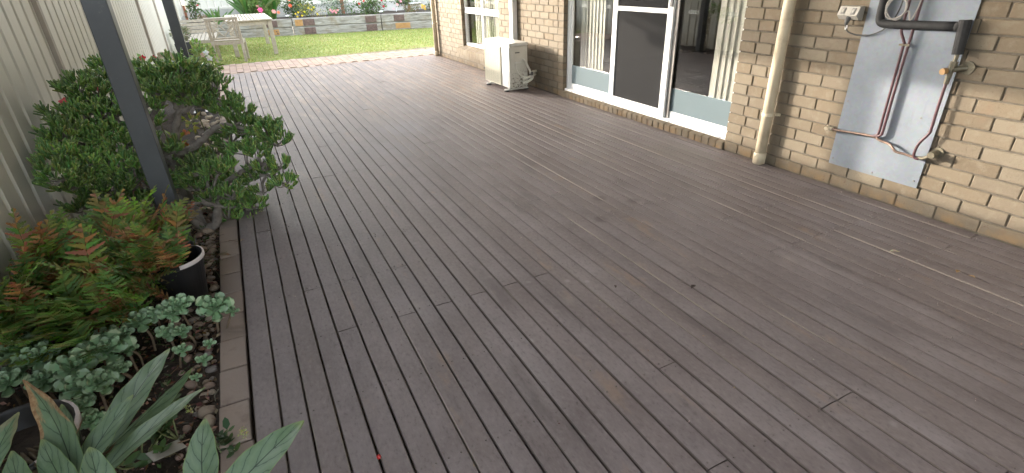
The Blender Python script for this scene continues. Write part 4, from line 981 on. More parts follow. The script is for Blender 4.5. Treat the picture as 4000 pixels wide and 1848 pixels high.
limb([(800, 900, 4.05), (735, 830, 4.06), (770, 785, 4.08), (812, 742, 4.10), (850, 745, 4.12)], .032, .014); limb([(775, 782, 4.08), (835, 800, 4.08), (880, 810, 4.1), (960, 810, 4.15)], .020, .010)
limb([(815, 920, 4.0), (850, 840, 4.05), (870, 740, 4.25), (920, 690, 4.3), (985, 650, 4.25), (1050, 640, 4.2)], .040, .011)
limb([(985, 690, 4.25), (1040, 685, 4.18), (1070, 690, 4.14), (1105, 715, 4.1)], .014, .008)
limb([(745, 790, 4.3), (640, 760, 4.3), (540, 740, 4.22), (450, 700, 4.28), (360, 680, 4.3), (270, 690, 4.28)], .038, .012)
limb([(705, 680, 4.42), (620, 560, 4.5), (540, 500, 4.5), (450, 470, 4.5), (370, 440, 4.5), (300, 400, 4.55)], .034, .011)
limb([(620, 560, 4.5), (590, 470, 4.6), (620, 420, 4.55), (640, 400, 4.5)], .024, .014); limb([(450, 470, 4.5), (445, 400, 4.6), (440, 350, 4.75), (425, 300, 4.9)], .02, .010)
limb([(560, 850, 4.05), (500, 830, 4.05), (440, 835, 4.1), (400, 860, 4.1)], .026, .014); limb([(600, 900, 4.05), (540, 850, 4.05), (480, 850, 4.05), (420, 875, 4.05)], .022, .012)
jl = MB()
greens = [(0.105, 0.195, 0.045), (0.145, 0.245, 0.055), (0.075, 0.150, 0.038), (0.20, 0.29, 0.07), (0.10, 0.19, 0.06)]
tipc = [(0.34, 0.40, 0.13), (0.26, 0.34, 0.11), (0.38, 0.37, 0.16)]
def finger(m, p, d, ln, r, c, ct):
    up = d.orthogonal().normalized(); sd_ = d.cross(up); o_ = len(m.v); bend = up * random.uniform(-.25, .25) * ln + Vector((0, 0, .12 * ln)); N = 5
    for t, rr in ((0, .45), (.35, .85), (.75, 1.0), (1.0, .62)):
        q = p + d * ln * t + bend * t * t
        for k in range(N): a = k * 6.2832 / N; m.v.append(q + (up * math.cos(a) + sd_ * math.sin(a)) * r * rr)
    for i in range(3):
        for k in range(N): a = o_ + i * N + k; b = o_ + i * N + (k + 1) % N; m.face((a, b, b + N, a + N), 0, c)
    m.face([o_ + 3 * N + k for k in range(N)], 0, ct)
def rosette(m, p, d, n, sc, bright):
    for k in range(n):
        dd = (d * .8 + Vector((0, 0, .45)) + rv(.55)).normalized(); c = jit(random.choice(greens), .2)
        c = tuple(x * bright for x in c)
        finger(m, p + dd * .004 + d * random.uniform(-.03, .012) * sc, dd, random.uniform(.034, .060) * sc, random.uniform(.0052, .0072) * sc, c, jit(random.choice(tipc), .2) if random.random() < .55 else c)
nodes = [(p, r) for q, rr in BR for p, r in zip(q, rr)]
for (u, v_, y_, r_) in pads:
    c = px(u, v_, y_)
    while c.x - r_ < -4.98: y_ -= .06; c = px(u, v_, y_)
    near = min(nodes, key=lambda t: (t[0] - c).length)[0]
    mid = (near + c) / 2 + rv(.03); BR.append((spline([near, mid, c - Vector((0, 0, r_ * .4))], 4), None))
    bright = random.uniform(.75, 1.5); hub = c - Vector((0, 0, r_ * .35))
    n = int(34 * (r_ / .11) ** 2)
    for k in range(n):
        d = rv().normalized(); d.z = abs(d.z) * .85 - .25 if random.random() < .9 else d.z; d.normalize()
        p = c + Vector((d.x * r_ * 1.15, d.y * r_ * 1.05, d.z * r_ * .78)) * random.uniform(.72, 1.04)
        rosette(jl, p, (d + Vector((0, 0, .7))).normalized(), random.randint(7, 11), 1.0, bright)
        if k % 3 == 0: BR.append((spline([hub, (hub + p) / 2 + rv(.012), p], 3), 'twig'))
for q, rr in BR:
    n = len(q)
    if rr is None: rr = [.011 - .005 * i / (n - 1) for i in range(n)]
    elif rr == 'twig': rr = [.0055 - .002 * i / (n - 1) for i in range(n)]
    trunk.tube(q, rr, 8 if rr[0] > .012 else 5)
trunk.build('trunk', 'bark', jade, smooth=True)
stuff(jl.build('crown', 'jade_leaf', jade, smooth=True))

# ---- fern
def frond_mesh(kind, seed):
    rs = random.Random(seed); m = MB(); N = 11
    pal = {'green': [(0.128, 0.223, 0.057), (0.101, 0.189, 0.051), (0.169, 0.257, 0.068)], 'bright': [(0.25, 0.42, 0.06), (0.33, 0.48, 0.08)], 'rust': [(0.365, 0.162, 0.068), (0.297, 0.128, 0.057), (0.446, 0.257, 0.108)],
           'mixed': [(0.155, 0.243, 0.061), (0.257, 0.223, 0.074), (0.338, 0.189, 0.081)], 'lime': [(0.203, 0.311, 0.068), (0.257, 0.338, 0.088)]}[kind]
    arch = rs.uniform(.25, .55); lift = rs.uniform(.6, 1.0); pts = []
    for k in range(N + 1):
        t = k / N; pts.append(Vector((t * .92, .02 * math.sin(t * 3 + seed), lift * t - arch * t * t)))
    m.tube(pts, [.006 * (1 - .8 * i / N) for i in range(N + 1)], 4, c=pal[0] if kind == 'rust' else (0.11, 0.10, 0.04))
    for k in range(2, N + 1):
        t = k / N; ln = .27 * (math.sin(min(1, t * 1.6 + .15) * math.pi * .5) if t < .5 else (1 - (t - .5) * 1.75)) + .015
        tang = (pts[min(k + 1, N)] - pts[k - 1]).normalized()
        for s in (-1, 1):
            if rs.random() < .06: continue
            d = (Vector((0, s, 0)) * .9 + tang * .45 + Vector((0, 0, rs.uniform(-.25, .12)))).normalized(); w_ = .060; nn = d.cross(tang).normalized() * s
            base = pts[k]; c = jit(rs.choice(pal), .25); q = 4; vs_ = [base]; up = []; dn = []
            for i in range(q):      # lobed outline
                f0 = (i + .25) / q; f1 = (i + .8) / q; ww = w_ * (1 - .75 * f0)
                up += [base + d * ln * f0 + tang * ww * 1.0 + nn * .004, base + d * ln * f1 + tang * ww * .45]
                dn += [base + d * ln * f0 - tang * ww * 1.0 + nn * .004, base + d * ln * f1 - tang * ww * .45]
            tip = base + d * ln + Vector((0, 0, -.02 * ln)); ridge = base + d * ln * .5 + Vector((0, 0, .006))
            poly = [base] + up + [tip] + dn[::-1]; o_ = len(m.v); m.v += poly + [ridge]; R_ = o_ + len(poly)
            for i in range(len(poly)): m.face((o_ + i, o_ + (i + 1) % len(poly), R_), 0, c)
    return m.mesh('frond', 'fern_leaf')
FM = {k: [frond_mesh(k, 11 * i + 3 * j) for j in range(3)] for i, k in enumerate(('green', 'bright', 'rust', 'mixed', 'lime'))}
def fern(label, c, rad, n, l0, l1, mixk, azr=None):
    f = thing('fern', label, 'fern', (c[0], c[1], GZ))
    for k in range(n):
        a = random.uniform(0, 6.2832); r = rad * math.sqrt(random.random()); p = (c[0] + math.cos(a) * r, c[1] + math.sin(a) * r * 1.25, c[2] + random.uniform(-.05, .06) + (random.uniform(0, .16) if n > 100 else 0))
        if p[0] < -4.95: p = (-4.93, p[1], p[2])
        kind = random.choice(mixk); s = random.uniform(l0, l1); az_ = a + random.uniform(-.9, .9)
        if p[0] + math.cos(az_) * s * .85 < -5.0: az_ = random.uniform(-1.3, 1.3)
        if azr: az_ = random.uniform(*azr)
        elif p[0] + math.cos(az_) * s * .8 > -4.50 and p[1] + math.sin(az_) * s * .8 < 3.3: az_ = random.uniform(1.9, 4.2); s *= .9
        link('frond', random.choice(FM[kind]), f, p, (random.uniform(-.25, .25), random.uniform(-.85, .0), az_), (s, s, s))
    return f
fern('wide green and rust-brown fern spreading between the fence and the black pot', (-4.70, 3.03, .06), .40, 360, .17, .33, ['green', 'lime', 'mixed', 'lime', 'green', 'lime', 'mixed', 'rust', 'green', 'bright', 'mixed'])
fb_ = fern('small fern with one bright lime frond against the near charcoal post', (-4.46, 3.45, .10), .07, 9, .26, .38, ['lime', 'green', 'mixed', 'rust'])
link('frond', FM['bright'][0], fb_, (-4.52, 3.52, .18), (0, R(-38), R(-20)), (.34, .34, .34)); link('frond', FM['bright'][1], fb_, (-4.47, 3.45, .10), (.2, R(-30), R(-50)), (.26, .26, .26))
fern('low green fern fringe in front of the broad brown fern', (-4.60, 2.66, .02), .14, 24, .18, .28, ['lime', 'green', 'lime', 'bright', 'rust'])

# ---- black pot with a sprouting jade
bp = thing('plant_pot', 'tall black plastic pot with a worn rim and painted-on highlight among the ferns', 'pot', (-4.335, 3.07, GZ))
MB().lathe([(.095, -.06), (.135, .20), (.143, .205), (.143, .222), (.136, .224), (.128, .215), (.122, .13), (0, .13)], (-4.335, 3.07, 0), 40).build('body', 'pot_black', bp)
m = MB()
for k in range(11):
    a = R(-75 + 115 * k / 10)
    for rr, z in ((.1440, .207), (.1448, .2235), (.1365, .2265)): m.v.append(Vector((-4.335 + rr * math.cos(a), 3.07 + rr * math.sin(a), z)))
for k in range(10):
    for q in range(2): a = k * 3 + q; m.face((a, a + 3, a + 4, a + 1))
m.build('worn_rim_highlight', 'pot_rim_pale', bp, smooth=True)  # pale strip paints the highlight onto the worn side of the rim
pf = fern('dry half-brown fern growing out of the black pot', (-4.385, 3.03, .185), .08, 46, .16, .28, ['rust', 'mixed', 'mixed', 'green', 'lime'], (1.2, 5.6))
MB().lathe([(.121, .131), (0, .140)], (-4.335, 3.07, 0), 20).build('soil', 'soil', bp)
for k in range(16):
    s_ = random.uniform(.13, .20)
    link('frond', random.choice(FM[random.choice(['mixed', 'green', 'lime', 'rust', 'green'])]), pf, (-4.47 + random.uniform(-.02, .05), random.uniform(2.90, 3.12), random.uniform(.10, .24)), (random.uniform(-.3, .3), random.uniform(-.55, .15), random.uniform(-1.0, .5)), (s_, s_, s_))
def sprig(name, label, base, n, size, cols, hgt, grp=None, cat='plant', mat='thin_leaf', stems=4, spread=.06):
    t = thing(name, label, cat, base, grp); m = MB(); st_ = MB(); b = Vector(base)
    for k in range(stems):
        a = random.uniform(0, 6.28); tip = b + Vector((math.cos(a) * spread, math.sin(a) * spread, hgt * random.uniform(.7, 1.1))); st_.tube(spline([b, (b + tip) / 2 + rv(.015), tip], 3), .003, 5)
        for q in range(n // stems):
            f = random.uniform(.35, 1); p = b + (tip - b) * f; ax = Vector((random.uniform(-1, 1), random.uniform(-1, 1), random.uniform(.0, .8))).normalized(); nn = Vector((0, 0, 1)); sd_ = ax.cross(nn).normalized(); s = size * random.uniform(.7, 1.2); w_ = s * .26
            nn = sd_.cross(ax).normalized()
            m.add([p, p + ax * s * .35 + sd_ * w_ - nn * s * .03, p + ax * s * .75 + sd_ * w_ * .8 - nn * s * .02, p + ax * s, p + ax * s * .75 - sd_ * w_ * .8 - nn * s * .02, p + ax * s * .35 - sd_ * w_ - nn * s * .03, p + ax * s * .5 + nn * s * -.06],
                  [(0, 1, 6), (1, 2, 6), (2, 3, 6), (3, 4, 6), (4, 5, 6), (5, 0, 6)], c=jit(random.choice(cols), .2))
    st_.build('stem', 'stem_green', t); m.build('foliage', mat, t, smooth=True); return t
sprig('seedling', 'small bright green jade cutting standing behind the black pot', (-4.30, 3.32, GZ), 44, .050, [(0.09, 0.19, 0.045), (0.13, 0.24, 0.06), (0.07, 0.15, 0.04)], .30, stems=5)

# ---- blue-green succulent rosettes
def succ_leaf(seed):
    m = MB(); rs = random.Random(seed); n = 6
    for k in range(n + 1):
        t = k / n; w_ = (.10 + .42 * math.sin(min(1, t * 1.15) ** 1.6 * math.pi * .62)) if t < .93 else .16
        z = .30 * t - .10 * t * t + .10 * t ** 3
        for s in (-1, -.5, 0, .5, 1): m.v.append(Vector((t, s * w_ * .62, z + .085 * s * s * (1 - t * .3) - (.05 if s == 0 else 0) * (1 - t))))
        m.v.append(Vector((t * .98, 0, z - .10 * (1 - t) - .02)))
    col = [(0.25, 0.40, 0.22), (0.28, 0.43, 0.25), (0.22, 0.37, 0.20)][seed % 3]
    for k in range(n):
        c = jit(col, .06) if k < n - 1 else jit((0.36, 0.46, 0.30), .1)
        for q in range(4): a = k * 6 + q; m.face((a, a + 6, a + 7, a + 1), 0, c)
        a = k * 6; m.face((a, a + 5, a + 11, a + 6), 0, c); m.face((a + 4, a + 10, a + 11, a + 5), 0, c)
    return m.mesh('leaf', 'succulent', smooth=True)
SL = [succ_leaf(k) for k in range(3)]
rsx = lambda x, y: (x / 1.591, 1100 + y / 1.591)
ros = [(1330, 165, 80, .10, 'single blue-green succulent rosette leaning over the clay paver edging'), (1437, 190, 34, .05, 'tiny succulent rosette resting on the clay pavers'),
 (1110, 155, 66, .15, 0), (1060, 205, 60, .13, 0), (965, 205, 50, .13, 0), (865, 255, 70, .12, 0), (755, 335, 50, .14, 0), (660, 440, 112, .14, 0), (670, 345, 60, .12, 0), (220, 315, 60, .16, 0), (165, 350, 80, .14, 0),
 (225, 490, 90, .15, 0), (140, 440, 90, .14, 0), (45, 215, 92, .17, 0), (35, 320, 52, .13, 0), (465, 545, 104, .15, 0), (495, 665, 92, .13, 0), (610, 640, 76, .14, 0), (500, 785, 66, .10, 0), (50, 640, 80, .13, 0), (265, 625, 72, .11, 0),
 (720, 560, 62, .09, 0), (795, 420, 42, .08, 0), (1040, 320, 50, .06, 0), (1125, 320, 45, .06, 0), (1300, 390, 30, .0, 0), (1265, 490, 36, .01, 0), (1215, 600, 26, .0, 0), (1130, 430, 40, .04, 0), (560, 870, 60, .06, 0), (300, 545, 60, .09, 0), (380, 640, 60, .08, 0), (590, 360, 46, .12, 0), (110, 560, 60, .09, 0), (440, 480, 46, .08, 0)]
for i, (x, y, r_, z, lab) in enumerate(ros):
    u, v_ = rsx(x, y); p = pz(u, v_, z); dep = (p - CAM).dot(CF); rad = r_ / 1.591 / FPX * dep * 1.42
    size_ = 'large open' if r_ >= 85 else ('small tight' if r_ < 47 else 'middling')
    where = 'along the river stones' if x > 1000 else ('below the fringe of the fern' if y < 400 else ('close to the wide dark pot' if y > 600 else 'in the thick of the clump'))
    t = thing('succulent', lab or '%s blue-green succulent rosette %s' % (size_, where), 'succulent', (p.x, p.y, GZ), None if lab else '%s succulent rosettes %s' % (size_, where))
    tow = (CAM - p).normalized(); ax = (Vector((0, 0, 1)) * 1.0 + tow * 1.0 + rv(.28)).normalized(); q0 = ax.to_track_quat('Z', 'Y')
    nl = 17 if r_ > 40 else 12
    for k in range(nl):
        f = k / (nl - 1); el = R(8 + 68 * f ** 1.3); s = rad * (1.0 - .62 * f)
        rot = q0 @ Matrix.Rotation(k * 2.39996 + random.uniform(-.12, .12), 3, 'Z').to_quaternion() @ Matrix.Rotation(-el + R(17), 3, 'Y').to_quaternion()
        link('leaf', random.choice(SL), t, p + ax * rad * .10 * f, rot.to_euler(), (s, s * random.uniform(.9, 1.1), s))
    foot = Vector((p.x + random.uniform(-.05, .03), p.y + random.uniform(-.05, .08), GZ - .01))
    MB().tube(spline([foot, foot.lerp(p, .5) + rv(.02), p - ax * rad * .05], 4), [.006 * min(1, rad / .05)] * 9, 6).build('stem', 'stem_brown', t, smooth=True)

# ---- broad-leaved pot plant in the corner
PC = Vector((-4.735, 1.95, 0))
op = thing('plant_pot', 'wide dark pot with a pale chipped rim beneath the broad banded leaves', 'pot', (PC.x, PC.y, GZ))
MB().lathe([(.135, -.07), (.175, .17), (.187, .175), (.189, .20), (.180, .205), (.168, .195), (.160, .12), (0, .12)], PC, 36).build('body', 'pot_black', op, smooth=True)
m = MB(); oo = 0
for k in range(9):
    a = R(-52 + 104 * k / 8 - 2) 
    for rr, z in ((.1895, .182), (.1905, .202), (.180, .2065)): m.v.append(PC + Vector((rr * math.cos(a), rr * math.sin(a), z)))
for k in range(8):
    for q in range(2): a = k * 3 + q; m.face((a, a + 3, a + 4, a + 1))
m.build('rim_patch', 'pot_rim_pale', op, smooth=True)
MB().lathe([(.159, .121), (0, .130)], PC, 24).build('soil', 'soil', op)
cal = thing('broadleaf_plant', 'plant with long silvery-green leaves marked by dark veins in the wide pot', 'plant', (PC.x, PC.y, .12))
def bleaf(tip, base, wid, face, bend=.08, fold=.10, brown=0.0, twist=0.0, peti=True):
    tip = Vector(tip); base = Vector(base); ax = tip - base; L_ = ax.length; ax.normalize(); f = Vector(face); f = (f - ax * f.dot(ax)).normalized(); sd_ = ax.cross(f)
    wid *= 1.22; m = MB(); n, k_ = 22, 10; uvs = []
    for i in range(n + 1):
        t = i / n; w_ = wid * .5 * max(.01, (math.sin(math.pi * t ** .80) ** .62) * (1 - .25 * t)) if t < .985 else wid * .012
        for j in range(k_ + 1):
            s = -1 + 2 * j / k_; a = twist * t; sx = sd_ * math.cos(a) + f * math.sin(a); fx = f * math.cos(a) - sd_ * math.sin(a)
            rip = .006 * math.sin(t * 21 + s * 2) * abs(s)
            m.v.append(base + ax * L_ * t + sx * s * w_ + fx * (abs(s) * w_ * fold * 2 + bend * L_ * (4 * t * (1 - t)) * .5 - bend * L_ * t * t * .6 + rip * wid * 4)); uvs.append((.5 + s * .5, t))
    for i in range(n):
        for j in range(k_): a = i * (k_ + 1) + j; m.face((a, a + 1, a + k_ + 2, a + k_ + 1))
    o = m.build('leaf', 'banded', cal, smooth=True, uvs=uvs)
    at = o.data.attributes.new('brown', 'FLOAT', 'POINT'); at.data.foreach_set('value', [brown] * len(m.v))
    if peti:
        foot = PC + Vector((random.uniform(-.05, .08), random.uniform(-.08, .06), .12)); md = foot.lerp(base, .55) + Vector((0, 0, .02))
        MB().tube(spline([foot, md, base, base + ax * L_ * .12], 5), [.006 - .0022 * i / 15 for i in range(16)], 6).build('petiole', 'petiole', cal, smooth=True)
UP = Vector((0, 0, 1)); TC = -CF
def Lf(tu, tv, td, bu, bv, bd, wid, face=None, **k): bleaf(pdp(tu, tv, td), pdp(bu, bv, bd), wid, face if face is not None else (TC + UP * .6), **k)
Lf(656, 1352, 1.92, 400, 1760, 1.62, .098, bend=.06)                         # tall central blade
Lf(514, 1538, 1.66, 300, 1870, 1.50, .070, bend=.05)
Lf(754, 1438, 1.86, 400, 1775, 1.58, .050, face=(CR * .95 + UP * .1 + TC * .12), fold=.5, bend=.03)     # seen on edge
Lf(795, 1504, 1.76, 370, 1880, 1.50, .074, face=(TC * .55 + UP * .55 - CR * .35), bend=.05)
Lf(789, 1632, 1.50, 800, 1965, 1.40, .088, bend=.10, fold=.05)
Lf(1180, 1638, 1.46, 845, 1990, 1.34, .092, bend=.08, face=(TC * .8 + UP * .7 + CR * -.1))
Lf(129, 1480, 1.60, 300, 1905, 1.44, .100, bend=-.10, brown=1.0, fold=.12, twist=.5)
Lf(66, 1607, 1.56, -60, 1880, 1.45, .074, bend=.06, brown=.35)
Lf(232, 1577, 1.74, 300, 1850, 1.62, .078, bend=.05)
Lf(322, 1630, 1.68, 270, 1850, 1.58, .055, brown=.9, face=(TC * .5 + CR * -.7 + UP * .2), bend=.04)
Lf(150, 1715, 1.50, 330, 2010, 1.38, .085, bend=.05)
Lf(30, 1760, 1.46, 150, 2050, 1.36, .085, bend=.07)
Lf(-150, 1640, 1.62, -20, 1960, 1.48, .085, bend=.07); Lf(350, 1740, 1.44, 420, 2060, 1.34, .080, face=(TC * .4 + CR * .6 + UP * .4), bend=.05)

# ---- small flowering weeds by the paver edging
sprig('seedling', 'leafy weed with tiny cream buds leaning on the clay pavers beside the deck', tuple(pz(905, 1790, GZ)), 30, .040, [(0.045, 0.085, 0.032), (0.065, 0.11, 0.04), (0.09, 0.13, 0.05)], .11, stems=4)
sprig('seedling', 'leafy weed with pale buds growing among the river stones', tuple(pz(700, 1720, GZ)), 34, .046, [(0.055, 0.10, 0.035), (0.08, 0.13, 0.045)], .15, stems=4)
sprig('seedling', 'dark green weed sprawling by the silver label at the corner of the bed', tuple(pz(560, 1810, GZ)), 44, .055, [(0.06, 0.11, 0.035), (0.09, 0.15, 0.05), (0.11, 0.16, 0.07)], .12, stems=6, spread=.12)
bd = MB()
for q in ((735, 1590), (745, 1605), (940, 1690), (962, 1700), (950, 1680)):
    c = pz(*q, .06)
    for k in range(5): leaf_cloud(bd, c + rv(.006), (.004, .004, .004), 6, .009, [(0.42, 0.45, 0.16), (0.5, 0.5, 0.25)])
o = bd.build('flower_buds', 'petal'); tag(o, 'tiny yellow-cream buds on the weeds beside the paver edging', 'flower buds'); stuff(o)
c = pz(650, 1760, -.02); m = MB().box((-.055, -.032, 0), (.055, .032, .002), .0008, xf=Matrix.Translation(c) @ Matrix.Rotation(.5, 4, 'Z') @ Matrix.Rotation(.25, 4, 'Y'))
o = m.build('plant_label', 'wire'); tag(o, 'curled silver plant label lying in the leaf litter', 'plant label')

# ---- flowering climber behind the jade, near the far post
def flower(m, p, r, col, n=5, out=None, ctr=None):
    d = Vector(out) if out is not None else Vector((random.uniform(-.5, .5), -1, .55)); d.normalize(); a0 = d.orthogonal().normalized(); b0 = d.cross(a0)
    for k in range(n):
        a = k * 6.2832 / n + random.uniform(-.1, .1); e = a0 * math.cos(a) + b0 * math.sin(a); f = a0 * -math.sin(a) + b0 * math.cos(a)
        m.add([p, p + e * r * .55 + f * r * .38 + d * r * .15, p + e * r + d * r * .1, p + e * r * .55 - f * r * .38 + d * r * .15], [(0, 1, 2), (0, 2, 3)], c=jit(col, .12))
    m.add([p - d * r * .9, p + a0 * r * .16, p + b0 * r * .16, p - a0 * r * .16], [(0, 1, 2), (0, 2, 3), (0, 3, 1)], c=ctr or col)
mv = thing('flowering_climber', 'light green climber with red and white trumpet flowers around the far post', 'climber', (-4.40, 8.1, GZ))
m = MB(); LG = [(0.24, 0.38, 0.09), (0.31, 0.45, 0.13), (0.19, 0.31, 0.08), (0.36, 0.46, 0.17)]
for (u, v_, y_, r_, n_) in ((790, 215, 7.6, .12, 130), (830, 245, 7.4, .10, 90), (770, 185, 7.9, .08, 60), (560, 262, 6.6, .10, 90), (690, 265, 7.0, .10, 80), (545, 290, 6.2, .10, 60), (800, 290, 7.0, .12, 90), (740, 290, 6.4, .12, 90)):
    c = px(u, v_, y_); leaf_cloud(m, c, (r_ * 1.1, r_, r_), n_, .062, LG, .4, .3)
m.build('foliage', 'thin_leaf', mv)
st_ = MB()
for (u, v_, y_) in ((790, 200, 7.6), (830, 240, 7.4), (560, 262, 6.6), (690, 265, 7.0), (740, 290, 6.4)):
    c = px(u, v_, y_); st_.tube(spline([(c.x, c.y + .05, GZ), ((c.x - .03), c.y, c.z * .5), c], 4), .006, 5)
st_.build('stem', 'stem_green', mv)
for (u, v_, y_, col, r_) in ((558, 228, 6.5, (0.62, 0.05, 0.07), .036), (612, 240, 6.6, (0.62, 0.05, 0.07), .036), (600, 228, 6.7, (0.55, 0.03, 0.06), .035), (805, 207, 7.3, (0.82, 0.82, 0.84), .040), (818, 228, 7.25, (0.82, 0.82, 0.84), .040), (620, 270, 6.3, (0.78, 0.79, 0.84), .045), (680, 255, 6.6, (0.8, 0.8, 0.83), .04), (815, 287, 6.6, (0.58, 0.03, 0.09), .05), (792, 215, 7.3, (0.55, 0.45, 0.33), .035)):
    fm = MB(); flower(fm, px(u, v_, y_), r_, col); fm.build('flower', 'petal', mv)
for lab, loc, fl_ in (('red-leaved plant with pink flowers pressed against the fence behind the jade', (-4.93, 4.75, GZ), [(283, 345, 4.9), (255, 402, 4.7), (395, 345, 5.2), (262, 415, 4.7)]), ):
    t = thing('flowering_plant', lab, 'plant', loc); st_ = MB(); lv = MB()
    for u, v_, y_ in fl_:
        c = px(u, v_, y_)
        while c.x < -4.99: y_ -= .03; c = px(u, v_, y_)
        st_.tube(spline([(c.x + .02, c.y, GZ), (c.x + .03, c.y + .03, c.z * .6), c], 4), .004, 5); fm = MB(); flower(fm, c, .040, (0.62, 0.11, 0.13)); flower(fm, c + rv(.02), .030, (0.66, 0.16, 0.18)); fm.build('flower', 'petal', t)
        leaf_cloud(lv, c - Vector((0, 0, .06)), (.03, .03, .05), 12, .05, [(0.22, 0.17, 0.05), (0.30, 0.10, 0.06)])
    st_.build('stem', 'stem_brown', t); lv.build('foliage', 'thin_leaf', t)
# bronze-leaved shrub glimpsed through the jade
t = thing('flowering_plant', 'yellow-green plant with orange blooms showing through the jade branches', 'plant', (-4.42, 5.3, GZ)); lv = MB()
for u, v_, y_ in ((690, 560, 5.2), (700, 590, 5.1), (760, 600, 5.2), (745, 480, 5.5)): leaf_cloud(lv, px(u, v_, y_), (.06, .06, .08), 28, .07, [(0.26, 0.30, 0.05), (0.20, 0.26, 0.05), (0.33, 0.32, 0.08)])
lv.build('foliage', 'thin_leaf', t); MB().tube([(-4.42, 5.3, GZ), tuple(px(715, 590, 5.2))], .006, 5).build('stem', 'stem_green', t)
for u, v_, y_ in ((728, 520, 5.2), (726, 560, 5.2)):
    fm = MB()
    for k in range(3): flower(fm, px(u, v_, y_) + rv(.018), .018, (0.50, 0.19, 0.09))
    fm.build('flower', 'petal', t)

# ---- river stones and litter in the bed
SM = []
for k in range(7):
    import bmesh
    bm = bmesh.new(); bmesh.ops.create_icosphere(bm, subdivisions=2, radius=1.0); rs = random.Random(k); sc = Vector((1, rs.uniform(.62, .95), rs.uniform(.45, .72)))
    for v_ in bm.verts:
        n_ = 1 + .16 * mnoise.noise(v_.co * 1.3 + Vector((k * 7, 0, 0))) + .05 * mnoise.noise(v_.co * 3.4 + Vector((0, k * 5, 0))); v_.co = Vector((v_.co.x * sc.x, v_.co.y * sc.y, v_.co.z * sc.z)) * n_
    me = bpy.data.meshes.new('river_stone'); bm.to_mesh(me); bm.free(); me.materials.append(MATS['stone']); me.polygons.foreach_set('use_smooth', [True] * len(me.polygons)); SM.append(me)
PSM = []
for me in SM[:3]: q = me.copy(); q.materials.clear(); q.materials.append(MATS['pale_stone']); PSM.append(q)
placed = []
def stone(x, y, r, lab, grp, mset, zoff=0.0, cat='stone'):
    for (a, b, c) in placed:
        if (a - x) ** 2 + (b - y) ** 2 < ((c + r) * .80) ** 2: return False
    placed.append((x, y, r)); o = link('river_stone', random.choice(mset), None, (x, y, GZ + r * .30 + zoff), (random.uniform(-.3, .3), random.uniform(-.3, .3), random.uniform(0, 6.28)), (r,) * 3); tag(o, lab, cat, grp); return True
n_ = 0
for k in range(3000):
    y = random.uniform(1.55, 4.6); x = -4.195 - abs(random.gauss(0, .055)) - .012; r = random.choice([.014, .018, .022, .028, .034, .040]) * random.uniform(.85, 1.15)
    if x + r > -4.182: x = -4.184 - r
    if y < 2.4 and r > .03 and random.random() < .5: continue
    if stone(x, y, r, 'rounded brown river stone in the strip along the paver edging', 'river stones along the paver edging', SM): n_ += 1
    if n_ > 150: break
n_ = 0
for k in range(900):
    y = random.uniform(5.2, 9.4); x = -4.19 - random.random() * .22; r = random.uniform(.02, .045)
    if stone(x, y, r, 'pale cream stone in the bed beyond the jade plant', 'pale stones beyond the jade plant', PSM): n_ += 1
    if n_ > 55: break
m = MB()
for k in range(5200):
    y = random.uniform(1.3, 5.6); x = random.uniform(-4.98, -4.185); p = Vector((x, y, GZ + random.uniform(.0, .028))); s = random.uniform(.008, .034); a = random.uniform(0, 6.28); ax = Vector((math.cos(a), math.sin(a), random.uniform(-.25, .4))).normalized(); sd_ = ax.cross(Vector((0, 0, 1)) + rv(.5)).normalized(); w_ = s * random.uniform(.12, .35)
    m.add([p, p + ax * s * .5 + sd_ * w_ + Vector((0, 0, .004)), p + ax * s, p + ax * s * .5 - sd_ * w_], [(0, 1, 2), (0, 2, 3)], c=jit(random.choice([(0.21, 0.125, 0.08), (0.15, 0.09, 0.06), (0.28, 0.19, 0.13), (0.09, 0.06, 0.045), (0.36, 0.26, 0.18), (0.17, 0.075, 0.055)]), .25))
for k in range(420):
    y = random.uniform(1.3, 5.2); x = random.uniform(-4.95, -4.19); p = Vector((x, y, GZ + .012)); a = random.uniform(0, 6.28); l = random.uniform(.04, .16); d = Vector((math.cos(a) * l, math.sin(a) * l, random.uniform(-.005, .03)))
    if x + d.x > -4.18: continue
    m.tube([p, p + d * .5 + rv(.01), p + d], random.uniform(.0008, .0026), 4, c=jit((0.16, 0.115, 0.08), .35))
o = stuff(m.build('leaf_litter', 'litter')); tag(o, 'dry brown leaf litter and twigs over the garden soil', 'leaf litter')
# low straggly ground plants filling the bed floor
m = MB()
for k in range(150):
    y = random.uniform(1.7, 5.0); x = random.uniform(-4.9, -4.22); leaf_cloud(m, (x, y, GZ + .03), (.03, .03, .02), 7, .026, [(0.055, 0.10, 0.035), (0.08, 0.13, 0.045), (0.045, 0.08, 0.03)])
for k in range(120):   # dry grass tuft at the foot of the jade
    p = Vector((-4.22 + random.gauss(0, .05), 3.62 + random.gauss(0, .13), GZ + .01))
    if p.x > -4.17: continue
    d = Vector((random.gauss(0, .06), random.gauss(0, .06), random.uniform(.0, .06))); m.tube([p, p + d * .6, p + d + Vector((0, 0, -.02))], .0015, 3, c=jit((0.13, 0.11, 0.07), .4))
o = stuff(m.build('ground_cover', 'thin_leaf')); tag(o, 'sparse small green ground cover in the garden bed', 'ground cover')

